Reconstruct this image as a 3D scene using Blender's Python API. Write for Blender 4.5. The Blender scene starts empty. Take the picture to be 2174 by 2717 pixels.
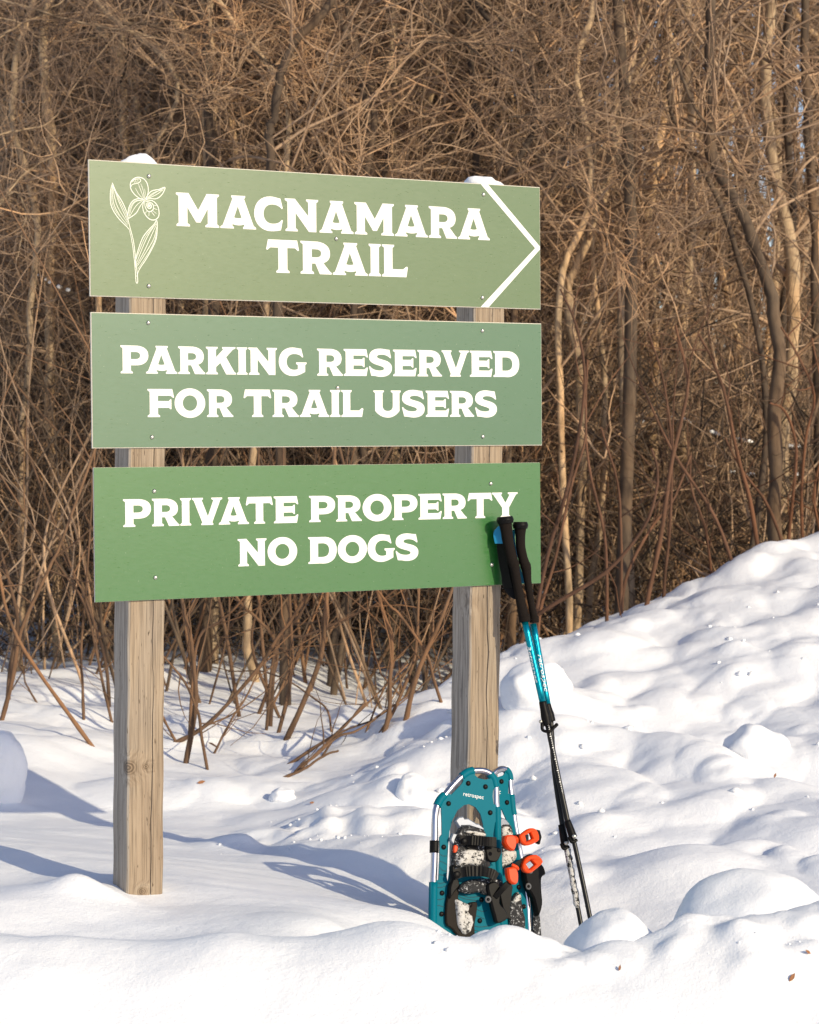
import bpy, math, random
import numpy as np
from mathutils import Vector, Matrix
from mathutils.geometry import tessellate_polygon

random.seed(7)
rng = np.random.default_rng(11)
scn = bpy.context.scene
COL = scn.collection
R = math.radians

# ------------------------------------------------------------------ camera
F = 5922.0          # focal length in photo pixels (photo 2174 x 2717)
PITCH = 0.0226
CZ = 1.0            # camera height above the snow by the left post
cam_d = bpy.data.cameras.new('camera')
cam = bpy.data.objects.new('camera', cam_d)
COL.objects.link(cam)
cam_d.sensor_fit = 'VERTICAL'
cam_d.sensor_height = 36.0
cam_d.sensor_width = 36.0 * 2174 / 2717
cam_d.lens = F / 2717 * 36
cam_d.clip_start = 0.1
cam_d.clip_end = 2000
cam.location = (0, 0, CZ)
cam.rotation_euler = (math.pi / 2 - PITCH, 0, 0)
cam_d.dof.use_dof = True
cam_d.dof.focus_distance = 5.38
cam_d.dof.aperture_fstop = 10.0
scn.camera = cam

# ------------------------------------------------------------------ light
SUN_AZ = R(42.8)     # to the right of straight behind the camera
SUN_EL = R(23)
world = bpy.data.worlds.new('World')
scn.world = world
world.use_nodes = True
wn = world.node_tree.nodes
sky = wn.new('ShaderNodeTexSky')
sky.sky_type = 'NISHITA'
sky.sun_disc = False
sky.sun_elevation = SUN_EL
sky.sun_rotation = math.pi - SUN_AZ
sky.air_density = 1.0
sky.dust_density = 0.6
sky.ozone_density = 1.8
tint = wn.new('ShaderNodeMix'); tint.data_type = 'RGBA'; tint.blend_type = 'MULTIPLY'
tint.inputs[0].default_value = 1.0; tint.inputs[7].default_value = (1.12, 1.0, 1.02, 1)      # tints the sky light a little less cyan
world.node_tree.links.new(sky.outputs[0], tint.inputs[6])
world.node_tree.links.new(tint.outputs[2], wn['Background'].inputs[0])
wn['Background'].inputs[1].default_value = 0.15
sd = bpy.data.lights.new('sun', 'SUN')
sd.energy = 3.9
sd.angle = R(0.55)
sd.color = (1.0, 0.87, 0.63)
sun = bpy.data.objects.new('sun', sd)
COL.objects.link(sun)
S = Vector((math.sin(SUN_AZ) * math.cos(SUN_EL), -math.cos(SUN_AZ) * math.cos(SUN_EL), math.sin(SUN_EL)))
sun.rotation_euler = S.to_track_quat('Z', 'Y').to_euler()
sun.location = (5, -5, 6)
scn.view_settings.view_transform = 'Standard'
scn.view_settings.look = 'None'
scn.view_settings.gamma = 1
scn.view_settings.use_curve_mapping = False
scn.view_settings.exposure = 0.03
scn.cycles.max_bounces = 6
scn.cycles.diffuse_bounces = 4

# ------------------------------------------------------------------ helpers
K = 2174 / 1725.0
CP, SP = math.cos(PITCH), math.sin(PITCH)


def ray(px, py):
    """world direction of a photo pixel, scaled so that its y is 1"""
    dx, dv = (px - 1087) / F, (1358.5 - py) / F
    y = CP + dv * SP
    z = -SP + dv * CP
    return Vector((dx / y, 1.0, z / y))


def at(px, py, Y):
    return Vector((0, 0, CZ)) + ray(px, py) * Y


def atd(x, y, Y):            # the same from the 1725 wide copy
    return at(x * K, y * K, Y)


class Plane:
    def __init__(s, c, n, right=None):
        s.c = Vector(c); s.n = Vector(n).normalized()
        s.u = (right or Vector((0, 0, 1)).cross(s.n)).normalized()
        s.v = s.n.cross(s.u).normalized()

    def hit(s, px, py, off=0.0):
        d = ray(px, py); o = Vector((0, 0, CZ))
        t = (s.c + s.n * off - o).dot(s.n) / d.dot(s.n)
        return o + d * t

    def uv(s, p):
        q = p - s.c
        return q.dot(s.u), q.dot(s.v)

    def P(s, u, v, off=0.0):
        return s.c + s.u * u + s.v * v + s.n * off


def mesh_obj(name, verts, faces, mat=None, parent=None, smooth=False):
    me = bpy.data.meshes.new(name)
    me.from_pydata([tuple(v) for v in verts], [], faces)
    me.update()
    if mat: me.materials.append(mat)
    if smooth:
        me.polygons.foreach_set('use_smooth', [True] * len(me.polygons))
    o = bpy.data.objects.new(name, me)
    COL.objects.link(o)
    if parent:
        o.parent = parent
        o.matrix_parent_inverse = Matrix.Translation(-parent.location) if parent.type == 'EMPTY' else Matrix.Identity(4)
    return o


def np_obj(name, V, Q, mat=None, parent=None, smooth=True):
    """V (n,3) floats, Q (m,4) quads"""
    me = bpy.data.meshes.new(name)
    V = np.ascontiguousarray(V, dtype=np.float32); Q = np.ascontiguousarray(Q, dtype=np.int32)
    me.vertices.add(len(V)); me.vertices.foreach_set('co', V.ravel())
    me.loops.add(Q.size); me.loops.foreach_set('vertex_index', Q.ravel())
    me.polygons.add(len(Q))
    me.polygons.foreach_set('loop_start', np.arange(0, Q.size, 4, dtype=np.int32))
    me.polygons.foreach_set('loop_total', np.full(len(Q), 4, dtype=np.int32))
    if smooth: me.polygons.foreach_set('use_smooth', np.ones(len(Q), dtype=bool))
    me.update(calc_edges=True)
    if mat: me.materials.append(mat)
    o = bpy.data.objects.new(name, me)
    COL.objects.link(o)
    if parent:
        o.parent = parent
        o.matrix_parent_inverse = Matrix.Translation(-parent.location) if parent.type == 'EMPTY' else Matrix.Identity(4)
    return o


def thing(name, label, cat, loc, group=None):
    o = bpy.data.objects.new(name, None)
    o.empty_display_size = 0.1
    o.location = loc
    COL.objects.link(o)
    return tag(o, label, cat, group)


def tag(o, label, cat, group=None):
    o['label'] = label; o['category'] = cat
    if group: o['group'] = group
    return o


def norm(a):
    return a / (np.linalg.norm(a, axis=-1, keepdims=True) + 1e-12)


def tubes(P, Rad, m=4):
    """P (N,K,3) centre lines, Rad (N,K) radii -> verts, quads"""
    P = np.asarray(P, float); Rad = np.asarray(Rad, float)
    N, Kp, _ = P.shape
    T = np.empty_like(P)
    T[:, 1:-1] = P[:, 2:] - P[:, :-2]; T[:, 0] = P[:, 1] - P[:, 0]; T[:, -1] = P[:, -1] - P[:, -2]
    T = norm(T)
    avg = norm(P[:, -1] - P[:, 0] + 1e-9)
    ref = np.where(np.abs(avg[:, 2:3]) > 0.8, np.array([[1.0, 0, 0]]), np.array([[0, 0, 1.0]]))[:, None, :]
    U = norm(np.cross(T, np.broadcast_to(ref, T.shape))); W = np.cross(T, U)
    th = np.linspace(0, 2 * math.pi, m, endpoint=False)
    V = P[:, :, None, :] + Rad[:, :, None, None] * (np.cos(th)[None, None, :, None] * U[:, :, None, :] + np.sin(th)[None, None, :, None] * W[:, :, None, :])
    idx = np.arange(N * Kp * m).reshape(N, Kp, m)
    a = idx[:, :-1, :]; b = idx[:, 1:, :]
    Q = np.stack([a, np.roll(a, -1, 2), np.roll(b, -1, 2), b], -1).reshape(-1, 4)
    return V.reshape(-1, 3), Q


def merge(parts):
    Vs, Qs, n = [], [], 0
    for V, Q in parts:
        Vs.append(V); Qs.append(Q + n); n += len(V)
    return np.concatenate(Vs), np.concatenate(Qs)


def spline(pts, n):
    """Catmull-Rom through points, n samples, (n,d) array"""
    p = np.array([list(q) for q in pts], float)
    if len(p) == 2:
        return p[0] + (p[1] - p[0]) * np.linspace(0, 1, n)[:, None]
    e = np.vstack([2 * p[0] - p[1], p, 2 * p[-1] - p[-2]])
    t = np.linspace(0, len(p) - 1, n); i = np.minimum(t.astype(int), len(p) - 2); f = (t - i)[:, None]
    a, b, c, d = e[i], e[i + 1], e[i + 2], e[i + 3]
    return 0.5 * (2 * b + (c - a) * f + (2 * a - 5 * b + 4 * c - d) * f ** 2 + (3 * b - a - 3 * c + d) * f ** 3)


def tube1(name, pts, rad, mat, parent, m=12, n=None, cap=True):
    """one tube through 3-D points; rad a number or list per point"""
    n = n or max(2, (len(pts) - 1) * 6 + 1)
    C = spline(pts, n)
    rr = np.full(n, rad, float) if np.isscalar(rad) else np.interp(np.linspace(0, 1, n), np.linspace(0, 1, len(rad)), rad)
    if cap:
        d0 = C[0] - C[1]; d1 = C[-1] - C[-2]
        C = np.vstack([C[0] + d0 * 1e-3, C, C[-1] + d1 * 1e-3]); rr = np.concatenate([[1e-5], rr, [1e-5]])
    V, Q = tubes(C[None], rr[None], m)
    return np_obj(name, V, Q, mat, parent)


def slab(name, polys, place, h0, h1, mat, parent, smooth=False):
    """polys: list of 2-D loops (first outer, rest holes); place(x, y, h) -> 3-D point"""
    V, Fc = [], []
    loops = [[Vector((p[0], p[1], 0)) for p in lp] for lp in polys]
    flat = [p for lp in loops for p in lp]
    n = len(flat)
    big = abs(h1 - h0) > 0.005
    lo0 = loops[0]; cx = sum(p.x for p in lo0) / len(lo0); cy = sum(p.y for p in lo0) / len(lo0)
    top = []
    for li, lp in enumerate(loops):
        n_ = len(lp)
        for i, p in enumerate(lp):
            if big:
                e1 = (p - lp[i - 1]); e2 = (lp[(i + 1) % n_] - p); t_ = (e1.normalized() + e2.normalized())
                nn_ = Vector((-t_.y, t_.x, 0)).normalized() if t_.length > 1e-6 else Vector((0, 0, 0))
                area = sum(lp[k].x * lp[(k + 1) % n_].y - lp[(k + 1) % n_].x * lp[k].y for k in range(n_))
                sg = (1 if area > 0 else -1) * (1 if li == 0 else -1)
                ins = min(abs(h1 - h0) * 0.22, 0.0035) * (1000 if abs(cx) > 20 else 1)
                top.append(p + nn_ * sg * ins * (0 if abs(cx) > 20 else 1))
            else: top.append(p)
    V += [place(p.x, p.y, h1) for p in top]
    V += [place(p.x, p.y, h0) for p in flat]
    if big: V += [place(p.x, p.y, h0 + (h1 - h0) * 0.72) for p in flat]
    for t in tessellate_polygon(loops):
        Fc.append(tuple(t))
        if h1 != h0: Fc.append(tuple(i + n for i in reversed(t)))
    if h1 != h0:
        b = 0
        for lp in loops:
            k = len(lp)
            for i in range(k):
                j = (i + 1) % k
                if big:
                    Fc.append((b + i, b + j, b + j + 2 * n, b + i + 2 * n)); Fc.append((b + i + 2 * n, b + j + 2 * n, b + j + n, b + i + n))
                else: Fc.append((b + i, b + j, b + j + n, b + i + n))
            b += k
    else:
        V = V[:n]
    o = mesh_obj(name, V, Fc, mat, parent)
    import bmesh
    bm = bmesh.new(); bm.from_mesh(o.data)
    if h1 != h0: bmesh.ops.recalc_face_normals(bm, faces=bm.faces)
    bm.to_mesh(o.data); bm.free()
    return o


def smoothpoly(pts, k=4):
    """closed Catmull-Rom"""
    p = np.array(pts, float); n = len(p); out = []
    for i in range(n):
        a, b, c, d = p[i - 1], p[i], p[(i + 1) % n], p[(i + 2) % n]
        for f in np.linspace(0, 1, k, endpoint=False):
            out.append(tuple(0.5 * (2 * b + (c - a) * f + (2 * a - 5 * b + 4 * c - d) * f * f + (3 * b - a - 3 * c + d) * f ** 3)))
    return out


def bez(p0, p1, p2, p3, n=9):
    t = np.linspace(0, 1, n)[1:, None]
    p0, p1, p2, p3 = map(np.array, (p0, p1, p2, p3))
    return [tuple(q) for q in (1 - t) ** 3 * p0 + 3 * (1 - t) ** 2 * t * p1 + 3 * (1 - t) * t * t * p2 + t ** 3 * p3]


# ------------------------------------------------------------------ materials
class M:
    def __init__(s, name, color=(0.5, 0.5, 0.5), rough=0.6, metal=0.0, spec=0.5):
        s.m = bpy.data.materials.new(name); s.m.use_nodes = True
        s.t = s.m.node_tree; s.n = s.t.nodes
        s.b = s.n['Principled BSDF']
        s.b.inputs['Base Color'].default_value = (*color, 1)
        s.b.inputs['Roughness'].default_value = rough
        s.b.inputs['Metallic'].default_value = metal
        s.b.inputs['Specular IOR Level'].default_value = spec

    def node(s, typ, **kw):
        n = s.n.new(typ)
        for k, v in kw.items():
            if k in n.inputs: n.inputs[k].default_value = v
            else: setattr(n, k, v)
        return n

    def link(s, a, b): s.t.links.new(a, b)

    def coords(s, scale=(1, 1, 1), space='Object'):
        tc = s.node('ShaderNodeTexCoord'); mp = s.node('ShaderNodeMapping')
        mp.inputs['Scale'].default_value = scale
        s.link(tc.outputs[space], mp.inputs[0])
        return mp.outputs[0]

    def noise(s, vec, scale, detail=4, rough=0.5, dist=0.0):
        n = s.node('ShaderNodeTexNoise')
        n.inputs['Scale'].default_value = scale; n.inputs['Detail'].default_value = detail
        n.inputs['Roughness'].default_value = rough; n.inputs['Distortion'].default_value = dist
        s.link(vec, n.inputs['Vector'])
        return n.outputs[0]

    def ramp(s, fac, stops, interp='LINEAR'):
        r = s.node('ShaderNodeValToRGB'); cr = r.color_ramp; cr.interpolation = interp
        while len(cr.elements) < len(stops): cr.elements.new(0.5)
        for e, (p, c) in zip(cr.elements, stops):
            e.position = p; e.color = (*c, 1) if len(c) == 3 else c
        s.link(fac, r.inputs[0])
        return r.outputs[0]

    def mix(s, fac, a, b, mode='MIX'):
        mx = s.node('ShaderNodeMix', data_type='RGBA', blend_type=mode)
        for sock, v in ((mx.inputs[0], fac), (mx.inputs[6], a), (mx.inputs[7], b)):
            if isinstance(v, (int, float)): sock.default_value = v
            elif isinstance(v, tuple): sock.default_value = (*v, 1)
            else: s.link(v, sock)
        return mx.outputs[2]

    def bump(s, h, strength=0.3, dist=0.002, prev=None):
        b = s.node('ShaderNodeBump'); b.inputs['Strength'].default_value = strength; b.inputs['Distance'].default_value = dist
        s.link(h, b.inputs['Height'])
        if prev: s.link(prev, b.inputs['Normal'])
        s.link(b.outputs[0], s.b.inputs['Normal'])
        return b.outputs[0]

    def base(s, c): s.link(c, s.b.inputs['Base Color'])


def flat(name, c, rough=0.6, metal=0.0, spec=0.5):
    return M(name, c, rough, metal, spec).m


def snow_mat(name='snow', fine=1.0):
    s = M(name, (0.9, 0.91, 0.93), 0.75, spec=0.25)
    v = s.coords()
    n1 = s.noise(v, 16, 6, 0.6); n2 = s.noise(v, 170, 4, 0.7); n3 = s.noise(v, 3.5, 3, 0.5)
    b1 = s.bump(n1, 0.4, 0.012 * fine)
    b2 = s.bump(n2, 0.5, 0.0030, b1)
    s.base(s.ramp(n3, [(0.35, (0.87, 0.885, 0.91)), (0.65, (0.92, 0.925, 0.935))]))
    return s.m


def wood_mat():
    s = M('weathered_wood', rough=0.88, spec=0.15)
    geo = s.node('ShaderNodeNewGeometry'); pos = geo.outputs['Position']
    # knots: (point, size) in metres; the grain bends round them
    KN = [((-0.640, 5.055, 0.305), 0.020), ((-0.602, 5.075, 0.305), 0.010), ((-0.655, 5.050, 0.52), 0.006), ((0.128, 5.50, 0.655), 0.020), ((0.135, 5.50, 0.215), 0.022), ((-0.61, 5.07, 0.02), 0.012)]
    ring = None; core = None; disp = None
    for k, r in KN:
        sub = s.node('ShaderNodeVectorMath', operation='SUBTRACT'); s.link(pos, sub.inputs[0]); sub.inputs[1].default_value = k
        sc = s.node('ShaderNodeVectorMath', operation='MULTIPLY'); s.link(sub.outputs[0], sc.inputs[0]); sc.inputs[1].default_value = (1 / r, 1 / r, 1.25 / r)
        ln = s.node('ShaderNodeVectorMath', operation='LENGTH'); s.link(sc.outputs[0], ln.inputs[0])
        d = ln.outputs['Value']
        sn = s.node('ShaderNodeMath', operation='MINIMUM'); s.link(d, sn.inputs[0])
        if core is None: sn.inputs[1].default_value = 99
        else: s.link(core, sn.inputs[1])
        core = sn.outputs[0]
    ex = s.ramp(core, [(0.0, (1, 1, 1)), (1.0, (0, 0, 0))])      # 1 at the centre, 0 one knot radius away
    wide = s.node('ShaderNodeMapRange'); wide.inputs[1].default_value = 0; wide.inputs[2].default_value = 3.2; wide.inputs[3].default_value = 1; wide.inputs[4].default_value = 0
    wide.interpolation_type = 'SMOOTHSTEP'; s.link(core, wide.inputs[0])
    off = s.node('ShaderNodeVectorMath', operation='SCALE'); off.inputs[0].default_value = (1.2, 1.2, 0.0); s.link(wide.outputs[0], off.inputs['Scale'])
    def gc(scale):
        mp = s.node('ShaderNodeMapping'); mp.inputs['Scale'].default_value = scale; s.link(pos, mp.inputs[0])
        ad = s.node('ShaderNodeVectorMath', operation='ADD'); s.link(mp.outputs[0], ad.inputs[0]); s.link(off.outputs[0], ad.inputs[1])
        return ad.outputs[0]
    g = s.noise(gc((55, 55, 1.3)), 1.0, 6, 0.62, 0.6)
    f = s.noise(gc((260, 260, 4.5)), 1.0, 3, 0.65)
    big = s.noise(gc((9, 9, 2.2)), 1.0, 3, 0.5)
    c = s.ramp(g, [(0.30, (0.11, 0.068, 0.038)), (0.42, (0.255, 0.172, 0.098)), (0.52, (0.33, 0.24, 0.148)), (0.60, (0.25, 0.17, 0.10)), (0.72, (0.17, 0.115, 0.07))])
    gr = s.ramp(big, [(0.32, (0.26, 0.225, 0.18)), (0.5, (0.34, 0.25, 0.15)), (0.7, (0.24, 0.165, 0.095))])
    c = s.mix(0.42, c, gr)
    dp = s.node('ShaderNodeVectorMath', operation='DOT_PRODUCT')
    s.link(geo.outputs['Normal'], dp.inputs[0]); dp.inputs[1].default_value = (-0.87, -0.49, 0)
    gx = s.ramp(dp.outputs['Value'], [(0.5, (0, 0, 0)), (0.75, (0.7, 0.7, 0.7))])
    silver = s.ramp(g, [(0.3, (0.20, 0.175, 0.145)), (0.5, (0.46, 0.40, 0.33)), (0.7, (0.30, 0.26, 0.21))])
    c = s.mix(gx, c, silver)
    rg = s.node('ShaderNodeMath', operation='SINE'); mu = s.node('ShaderNodeMath', operation='MULTIPLY'); mu.inputs[1].default_value = 17.0
    s.link(core, mu.inputs[0]); s.link(mu.outputs[0], rg.inputs[0])
    rr = s.ramp(rg.outputs[0], [(0.0, (0.10, 0.06, 0.03)), (0.7, (0.30, 0.20, 0.11))])
    kmask = s.node('ShaderNodeMapRange'); kmask.inputs[1].default_value = 0.7; kmask.inputs[2].default_value = 1.3; kmask.inputs[3].default_value = 0.7; kmask.inputs[4].default_value = 0; s.link(core, kmask.inputs[0])
    c = s.mix(kmask.outputs[0], c, rr)
    fr = s.ramp(f, [(0.36, (0.50, 0.48, 0.46)), (0.52, (1, 1, 1)), (0.7, (1.12, 1.1, 1.06))])
    c = s.mix(0.75, c, fr, 'MULTIPLY')
    pits = s.noise(gc((300, 300, 40)), 1.0, 1, 0.5)
    pf = s.ramp(pits, [(0.24, (0.25, 0.22, 0.2)), (0.29, (1, 1, 1))])
    c = s.mix(1.0, c, pf, 'MULTIPLY')
    hs = s.node('ShaderNodeHueSaturation'); hs.inputs['Saturation'].default_value = 0.78; hs.inputs['Value'].default_value = 1.08; s.link(c, hs.inputs['Color']); c = hs.outputs[0]
    s.base(c)
    b = s.bump(g, 0.6, 0.003); s.bump(f, 0.5, 0.0015, b)
    return s.m


def bark_mat(name, stops, scale=30, bump=0.004):
    s = M(name, rough=0.9, spec=0.15)
    n = s.noise(s.coords((scale, scale, scale * 0.3)), 1.0, 4, 0.6)
    c = s.ramp(n, stops)
    oi = s.node('ShaderNodeObjectInfo')
    rr = s.ramp(oi.outputs['Random'], [(0, (0.72, 0.72, 0.74)), (1, (1.15, 1.1, 1.03))])
    big = s.ramp(s.noise(s.coords((1.3, 1.3, 1.3)), 1.0, 3, 0.6), [(0.32, (0.62, 0.60, 0.62)), (0.5, (1, 1, 1)), (0.68, (1.35, 1.15, 0.95))])
    c = s.mix(0.9, c, big, 'MULTIPLY')
    s.base(s.mix(1.0, c, rr, 'MULTIPLY'))
    s.bump(n, 0.5, bump)
    return s.m


def sign_mat(name, c1, c2, rough, spec=1.0):
    s = M(name, c1, rough, spec=spec)
    v = s.coords()
    n = s.noise(s.coords((3, 3, 5)), 1, 4, 0.6)
    sc = s.noise(s.coords((60, 60, 300)), 1, 3, 0.6)
    c = s.ramp(n, [(0.3, c1), (0.7, c2)])
    specks = s.ramp(s.noise(v, 260, 2, 0.6), [(0.72, (0, 0, 0)), (0.78, (0.35, 0.35, 0.35))])
    c = s.mix(specks, c, (0.6, 0.66, 0.5))
    s.base(c)
    rr = s.ramp(sc, [(0.3, (rough - 0.06,) * 3), (0.7, (rough + 0.08,) * 3)])
    s.link(rr, s.b.inputs['Roughness'])
    s.b.inputs['Coat Weight'].default_value = 0.22; s.b.inputs['Coat Roughness'].default_value = 0.34; s.b.inputs['Coat IOR'].default_value = 1.6
    s.bump(s.noise(s.coords((90, 90, 400)), 1, 2, 0.5), 0.06, 0.0006)
    return s.m


def snowy_black_mat():
    s = M('snow_dusted_black_plastic', (0.02, 0.02, 0.022), 0.5, spec=0.22)
    n = s.noise(s.coords(), 150, 6, 0.75)
    f = s.ramp(n, [(0.56, (0, 0, 0)), (0.66, (0.9, 0.9, 0.9))])
    s.base(s.mix(f, (0.018, 0.018, 0.02), (0.85, 0.86, 0.88)))
    s.bump(n, 0.6, 0.004)
    return s.m


def packed_mat():
    s = M('packed_snow', (0.85, 0.85, 0.86), 0.8, spec=0.2)
    n = s.noise(s.coords(), 85, 8, 0.72)
    f = s.ramp(n, [(0.43, (1, 1, 1)), (0.49, (0, 0, 0))])
    s.base(s.mix(f, (0.62, 0.60, 0.57), (0.02, 0.02, 0.022)))
    s.bump(n, 0.8, 0.005)
    return s.m


SNOW = snow_mat()
SNOW_LUMP = snow_mat('snow_lump', 0.6)
WOOD = wood_mat()
CRACK = flat('wood_crack', (0.03, 0.02, 0.014), 0.95)
CREAM = flat('board_edge', (0.66, 0.62, 0.52), 0.6)
G1 = sign_mat('olive_green_face', (0.052, 0.118, 0.026), (0.046, 0.111, 0.024), 0.33, 1.0)
G2 = sign_mat('sage_green_face', (0.027, 0.118, 0.048), (0.024, 0.111, 0.045), 0.33, 1.0)
G3 = sign_mat('leaf_green_face', (0.008, 0.122, 0.012), (0.007, 0.114, 0.011), 0.33, 1.0)
WHITE = flat('white_lettering', (0.80, 0.79, 0.76), 0.5)
STEEL = flat('screw_steel', (0.62, 0.58, 0.50), 0.3, 0.9)
DULL = flat('crampon_steel', (0.26, 0.28, 0.33), 0.5, 0.5)
ALU = flat('aluminium_tube', (0.60, 0.57, 0.60), 0.2, 1.0)
TEAL = M('teal_deck', (0.0, 0.135, 0.185), 0.5, spec=0.08)
TEAL.bump(TEAL.noise(TEAL.coords(), 200, 2), 0.05, 0.001); TEAL = TEAL.m
TEAL_SHAFT = flat('blue_teal_shaft', (0.0, 0.27, 0.36), 0.22, 0.75)
BLACK = flat('black_plastic', (0.006, 0.0055, 0.0055), 0.45, spec=0.12)
BLACK_SHAFT = flat('black_shaft', (0.008, 0.0075, 0.0075), 0.36, 0.0, 0.3)
FOAM = M('black_foam_grip', (0.012, 0.009, 0.0075), 0.9, spec=0.10)
FOAM.bump(FOAM.noise(FOAM.coords(), 350, 3), 0.4, 0.001); FOAM = FOAM.m
ORANGE = flat('orange_plastic', (0.80, 0.062, 0.006), 0.42, spec=0.25)
BLUE = flat('blue_strap', (0.005, 0.22, 0.42), 0.6)
SNOWY = snowy_black_mat()
PACKED = packed_mat()
PRINT = flat('white_print', (0.75, 0.76, 0.76), 0.5)
BARK_TAN = bark_mat('tan_bark', [(0.3, (0.18, 0.13, 0.082)), (0.55, (0.52, 0.39, 0.25)), (0.8, (0.33, 0.24, 0.155))], 26)
BARK_DARK = bark_mat('dark_bark', [(0.3, (0.06, 0.045, 0.035)), (0.6, (0.14, 0.105, 0.075)), (0.8, (0.09, 0.07, 0.055))], 25)
TWIG = bark_mat('brown_twig', [(0.32, (0.12, 0.078, 0.05)), (0.55, (0.50, 0.355, 0.235)), (0.8, (0.26, 0.175, 0.112))], 6, 0.001)
STEM = bark_mat('orange_brown_stem', [(0.3, (0.10, 0.066, 0.044)), (0.55, (0.21, 0.128, 0.078)), (0.8, (0.14, 0.092, 0.06))], 18, 0.001)
RED_STEM = bark_mat('reddish_stem', [(0.3, (0.10, 0.056, 0.036)), (0.6, (0.175, 0.095, 0.06)), (0.8, (0.13, 0.078, 0.052))], 18, 0.001)
FAR_SHADE = bark_mat('distant_shaded_bark', [(0.3, (0.03, 0.021, 0.015)), (0.55, (0.10, 0.070, 0.045)), (0.8, (0.055, 0.038, 0.025))], 3, 0.001)  # bark colour darkened to stand for shade inside the dense far wood
LEAF = flat('dry_leaf', (0.28, 0.12, 0.05), 0.8)

# ------------------------------------------------------------------ ground
_tab = np.random.default_rng(5).random((256, 256))


def vnoise(x, y, s, seed=0):
    x = np.asarray(x) / s + seed * 17.3 + 50; y = np.asarray(y) / s + seed * 9.1 + 50
    xi = np.floor(x).astype(int); yi = np.floor(y).astype(int)
    fx = x - xi; fy = y - yi
    fx = fx ** 3 * (fx * (fx * 6 - 15) + 10); fy = fy ** 3 * (fy * (fy * 6 - 15) + 10)
    g = lambda a, b: _tab[a % 256, b % 256]
    return (g(xi, yi) * (1 - fx) + g(xi + 1, yi) * fx) * (1 - fy) + (g(xi, yi + 1) * (1 - fx) + g(xi + 1, yi + 1) * fx) * fy - 0.5


CPTS = []
def cp(x, y, Y): CPTS.append(tuple(atd(x, y, Y)))
def cw(x, y, z): CPTS.append((x, y, z))
for X in (-300, 200, 700, 1100, 1500, 1850):
    cp(X, 2156, 4.10); cp(X, 2280, 3.98); cp(X, 2700, 3.6)
for X in (-200, 200, 600, 1000, 1300, 1700, 1950): cp(X, 2060, 4.21)
for x, y in [(-150, 1964), (0, 1964), (200, 1973), (400, 1976), (480, 1958), (560, 1973), (700, 1968), (800, 1945), (860, 1932), (910, 1945), (970, 1970), (1060, 1968),
             (1130, 1990), (1190, 2012), (1260, 1990), (1330, 1985), (1400, 1990), (1480, 1955), (1560, 1940), (1650, 1930), (1750, 1920), (1950, 1915)]:
    cp(x, y, 4.36)
for x in (0.0, 0.15, 0.3, 0.45, 0.6, 0.8): cw(x, 4.62, -0.11)
for x, y in ((0.02, 4.95), (0.18, 5.0), (0.35, 5.0), (0.5, 5.1), (0.1, 5.25)): cw(x, y, -0.13)
for x, y in ((0.3, 5.3), (0.5, 5.35), (0.22, 5.5)): cw(x, y, -0.17)
for x in (-0.5, -0.25, -0.75, -1.0): cw(x, 4.55, 0.0)
for a in [(0, 1895, 4.85), (0, 1860, 5.2), (200, 1861, 5.12), (240, 1858, 5.1), (338, 1897, 4.98), (500, 1917, 4.93), (700, 1940, 4.8), (600, 1880, 5.25), (900, 1928, 5.2),
          (0, 1780, 5.6), (200, 1800, 5.6), (340, 1757, 6.5), (235, 1710, 6.95), (60, 1680, 7.0), (500, 1800, 6.1), (700, 1850, 5.7), (560, 1740, 6.7),
          (450, 1650, 7.3), (100, 1600, 7.6), (0, 1560, 7.8), (600, 1600, 7.9), (450, 1560, 8.2), (640, 1665, 7.2), (150, 1480, 9.0), (450, 1430, 10),
          (700, 1400, 11), (850, 1350, 12.5), (100, 1400, 11),
          (700, 1640, 7.0), (800, 1575, 7.1), (870, 1530, 7.2), (950, 1485, 7.4), (850, 1700, 6.3), (800, 1790, 6.0), (880, 1620, 6.8),
          (1060, 1345, 8.2), (1130, 1352, 8.0), (1200, 1330, 8.2), (1300, 1282, 8.5), (1380, 1262, 8.6), (1450, 1235, 8.8), (1520, 1198, 9.0), (1600, 1142, 9.2), (1680, 1135, 9.3), (1725, 1150, 9.3), (1900, 1120, 9.6),
          (1000, 1800, 6.0), (1150, 1800, 6.0), (1150, 1600, 6.9), (1150, 1450, 7.5), (1400, 1700, 6.4), (1400, 1500, 7.3), (1400, 1350, 8.05), (1650, 1750, 6.1), (1650, 1550, 7.0), (1650, 1350, 8.0),
          (1650, 1240, 8.6), (1400, 1900, 5.55), (1650, 1880, 5.5), (1200, 1900, 5.6), (1900, 1800, 5.9), (1900, 1500, 7.2)]:
    cp(*a)
for x, y, z in [(-0.2, 8.5, 0.0), (0.05, 8.8, 0.02), (0.3, 9.4, 0.05), (0.7, 9.9, 0.1), (1.2, 10.4, 0.15), (1.8, 11, 0.15), (3, 11.5, 0.1), (3, 8, 0.4), (3, 6, 0.1), (3, 4, 0.0),
                (-3, 4, 0.02), (-3, 6, 0.02), (-3, 9, 0.02), (-3, 13, 0), (0, 14, -0.02), (3, 14, 0), (-6, 9, 0), (6, 9, 0.1), (0, 20, -0.05), (-6, 20, 0), (6, 20, 0), (0, 1.5, 0), (-3, 1.5, 0), (3, 1.5, 0), (0, -2, 0)]:
    cw(x, y, z)
_c = np.array(CPTS)
_u, _keep = np.unique(np.round(_c[:, :2], 3), axis=0, return_index=True); _c = _c[_keep]


def _phi(r2): return 0.5 * r2 * np.log(r2 + 1e-9)


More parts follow.
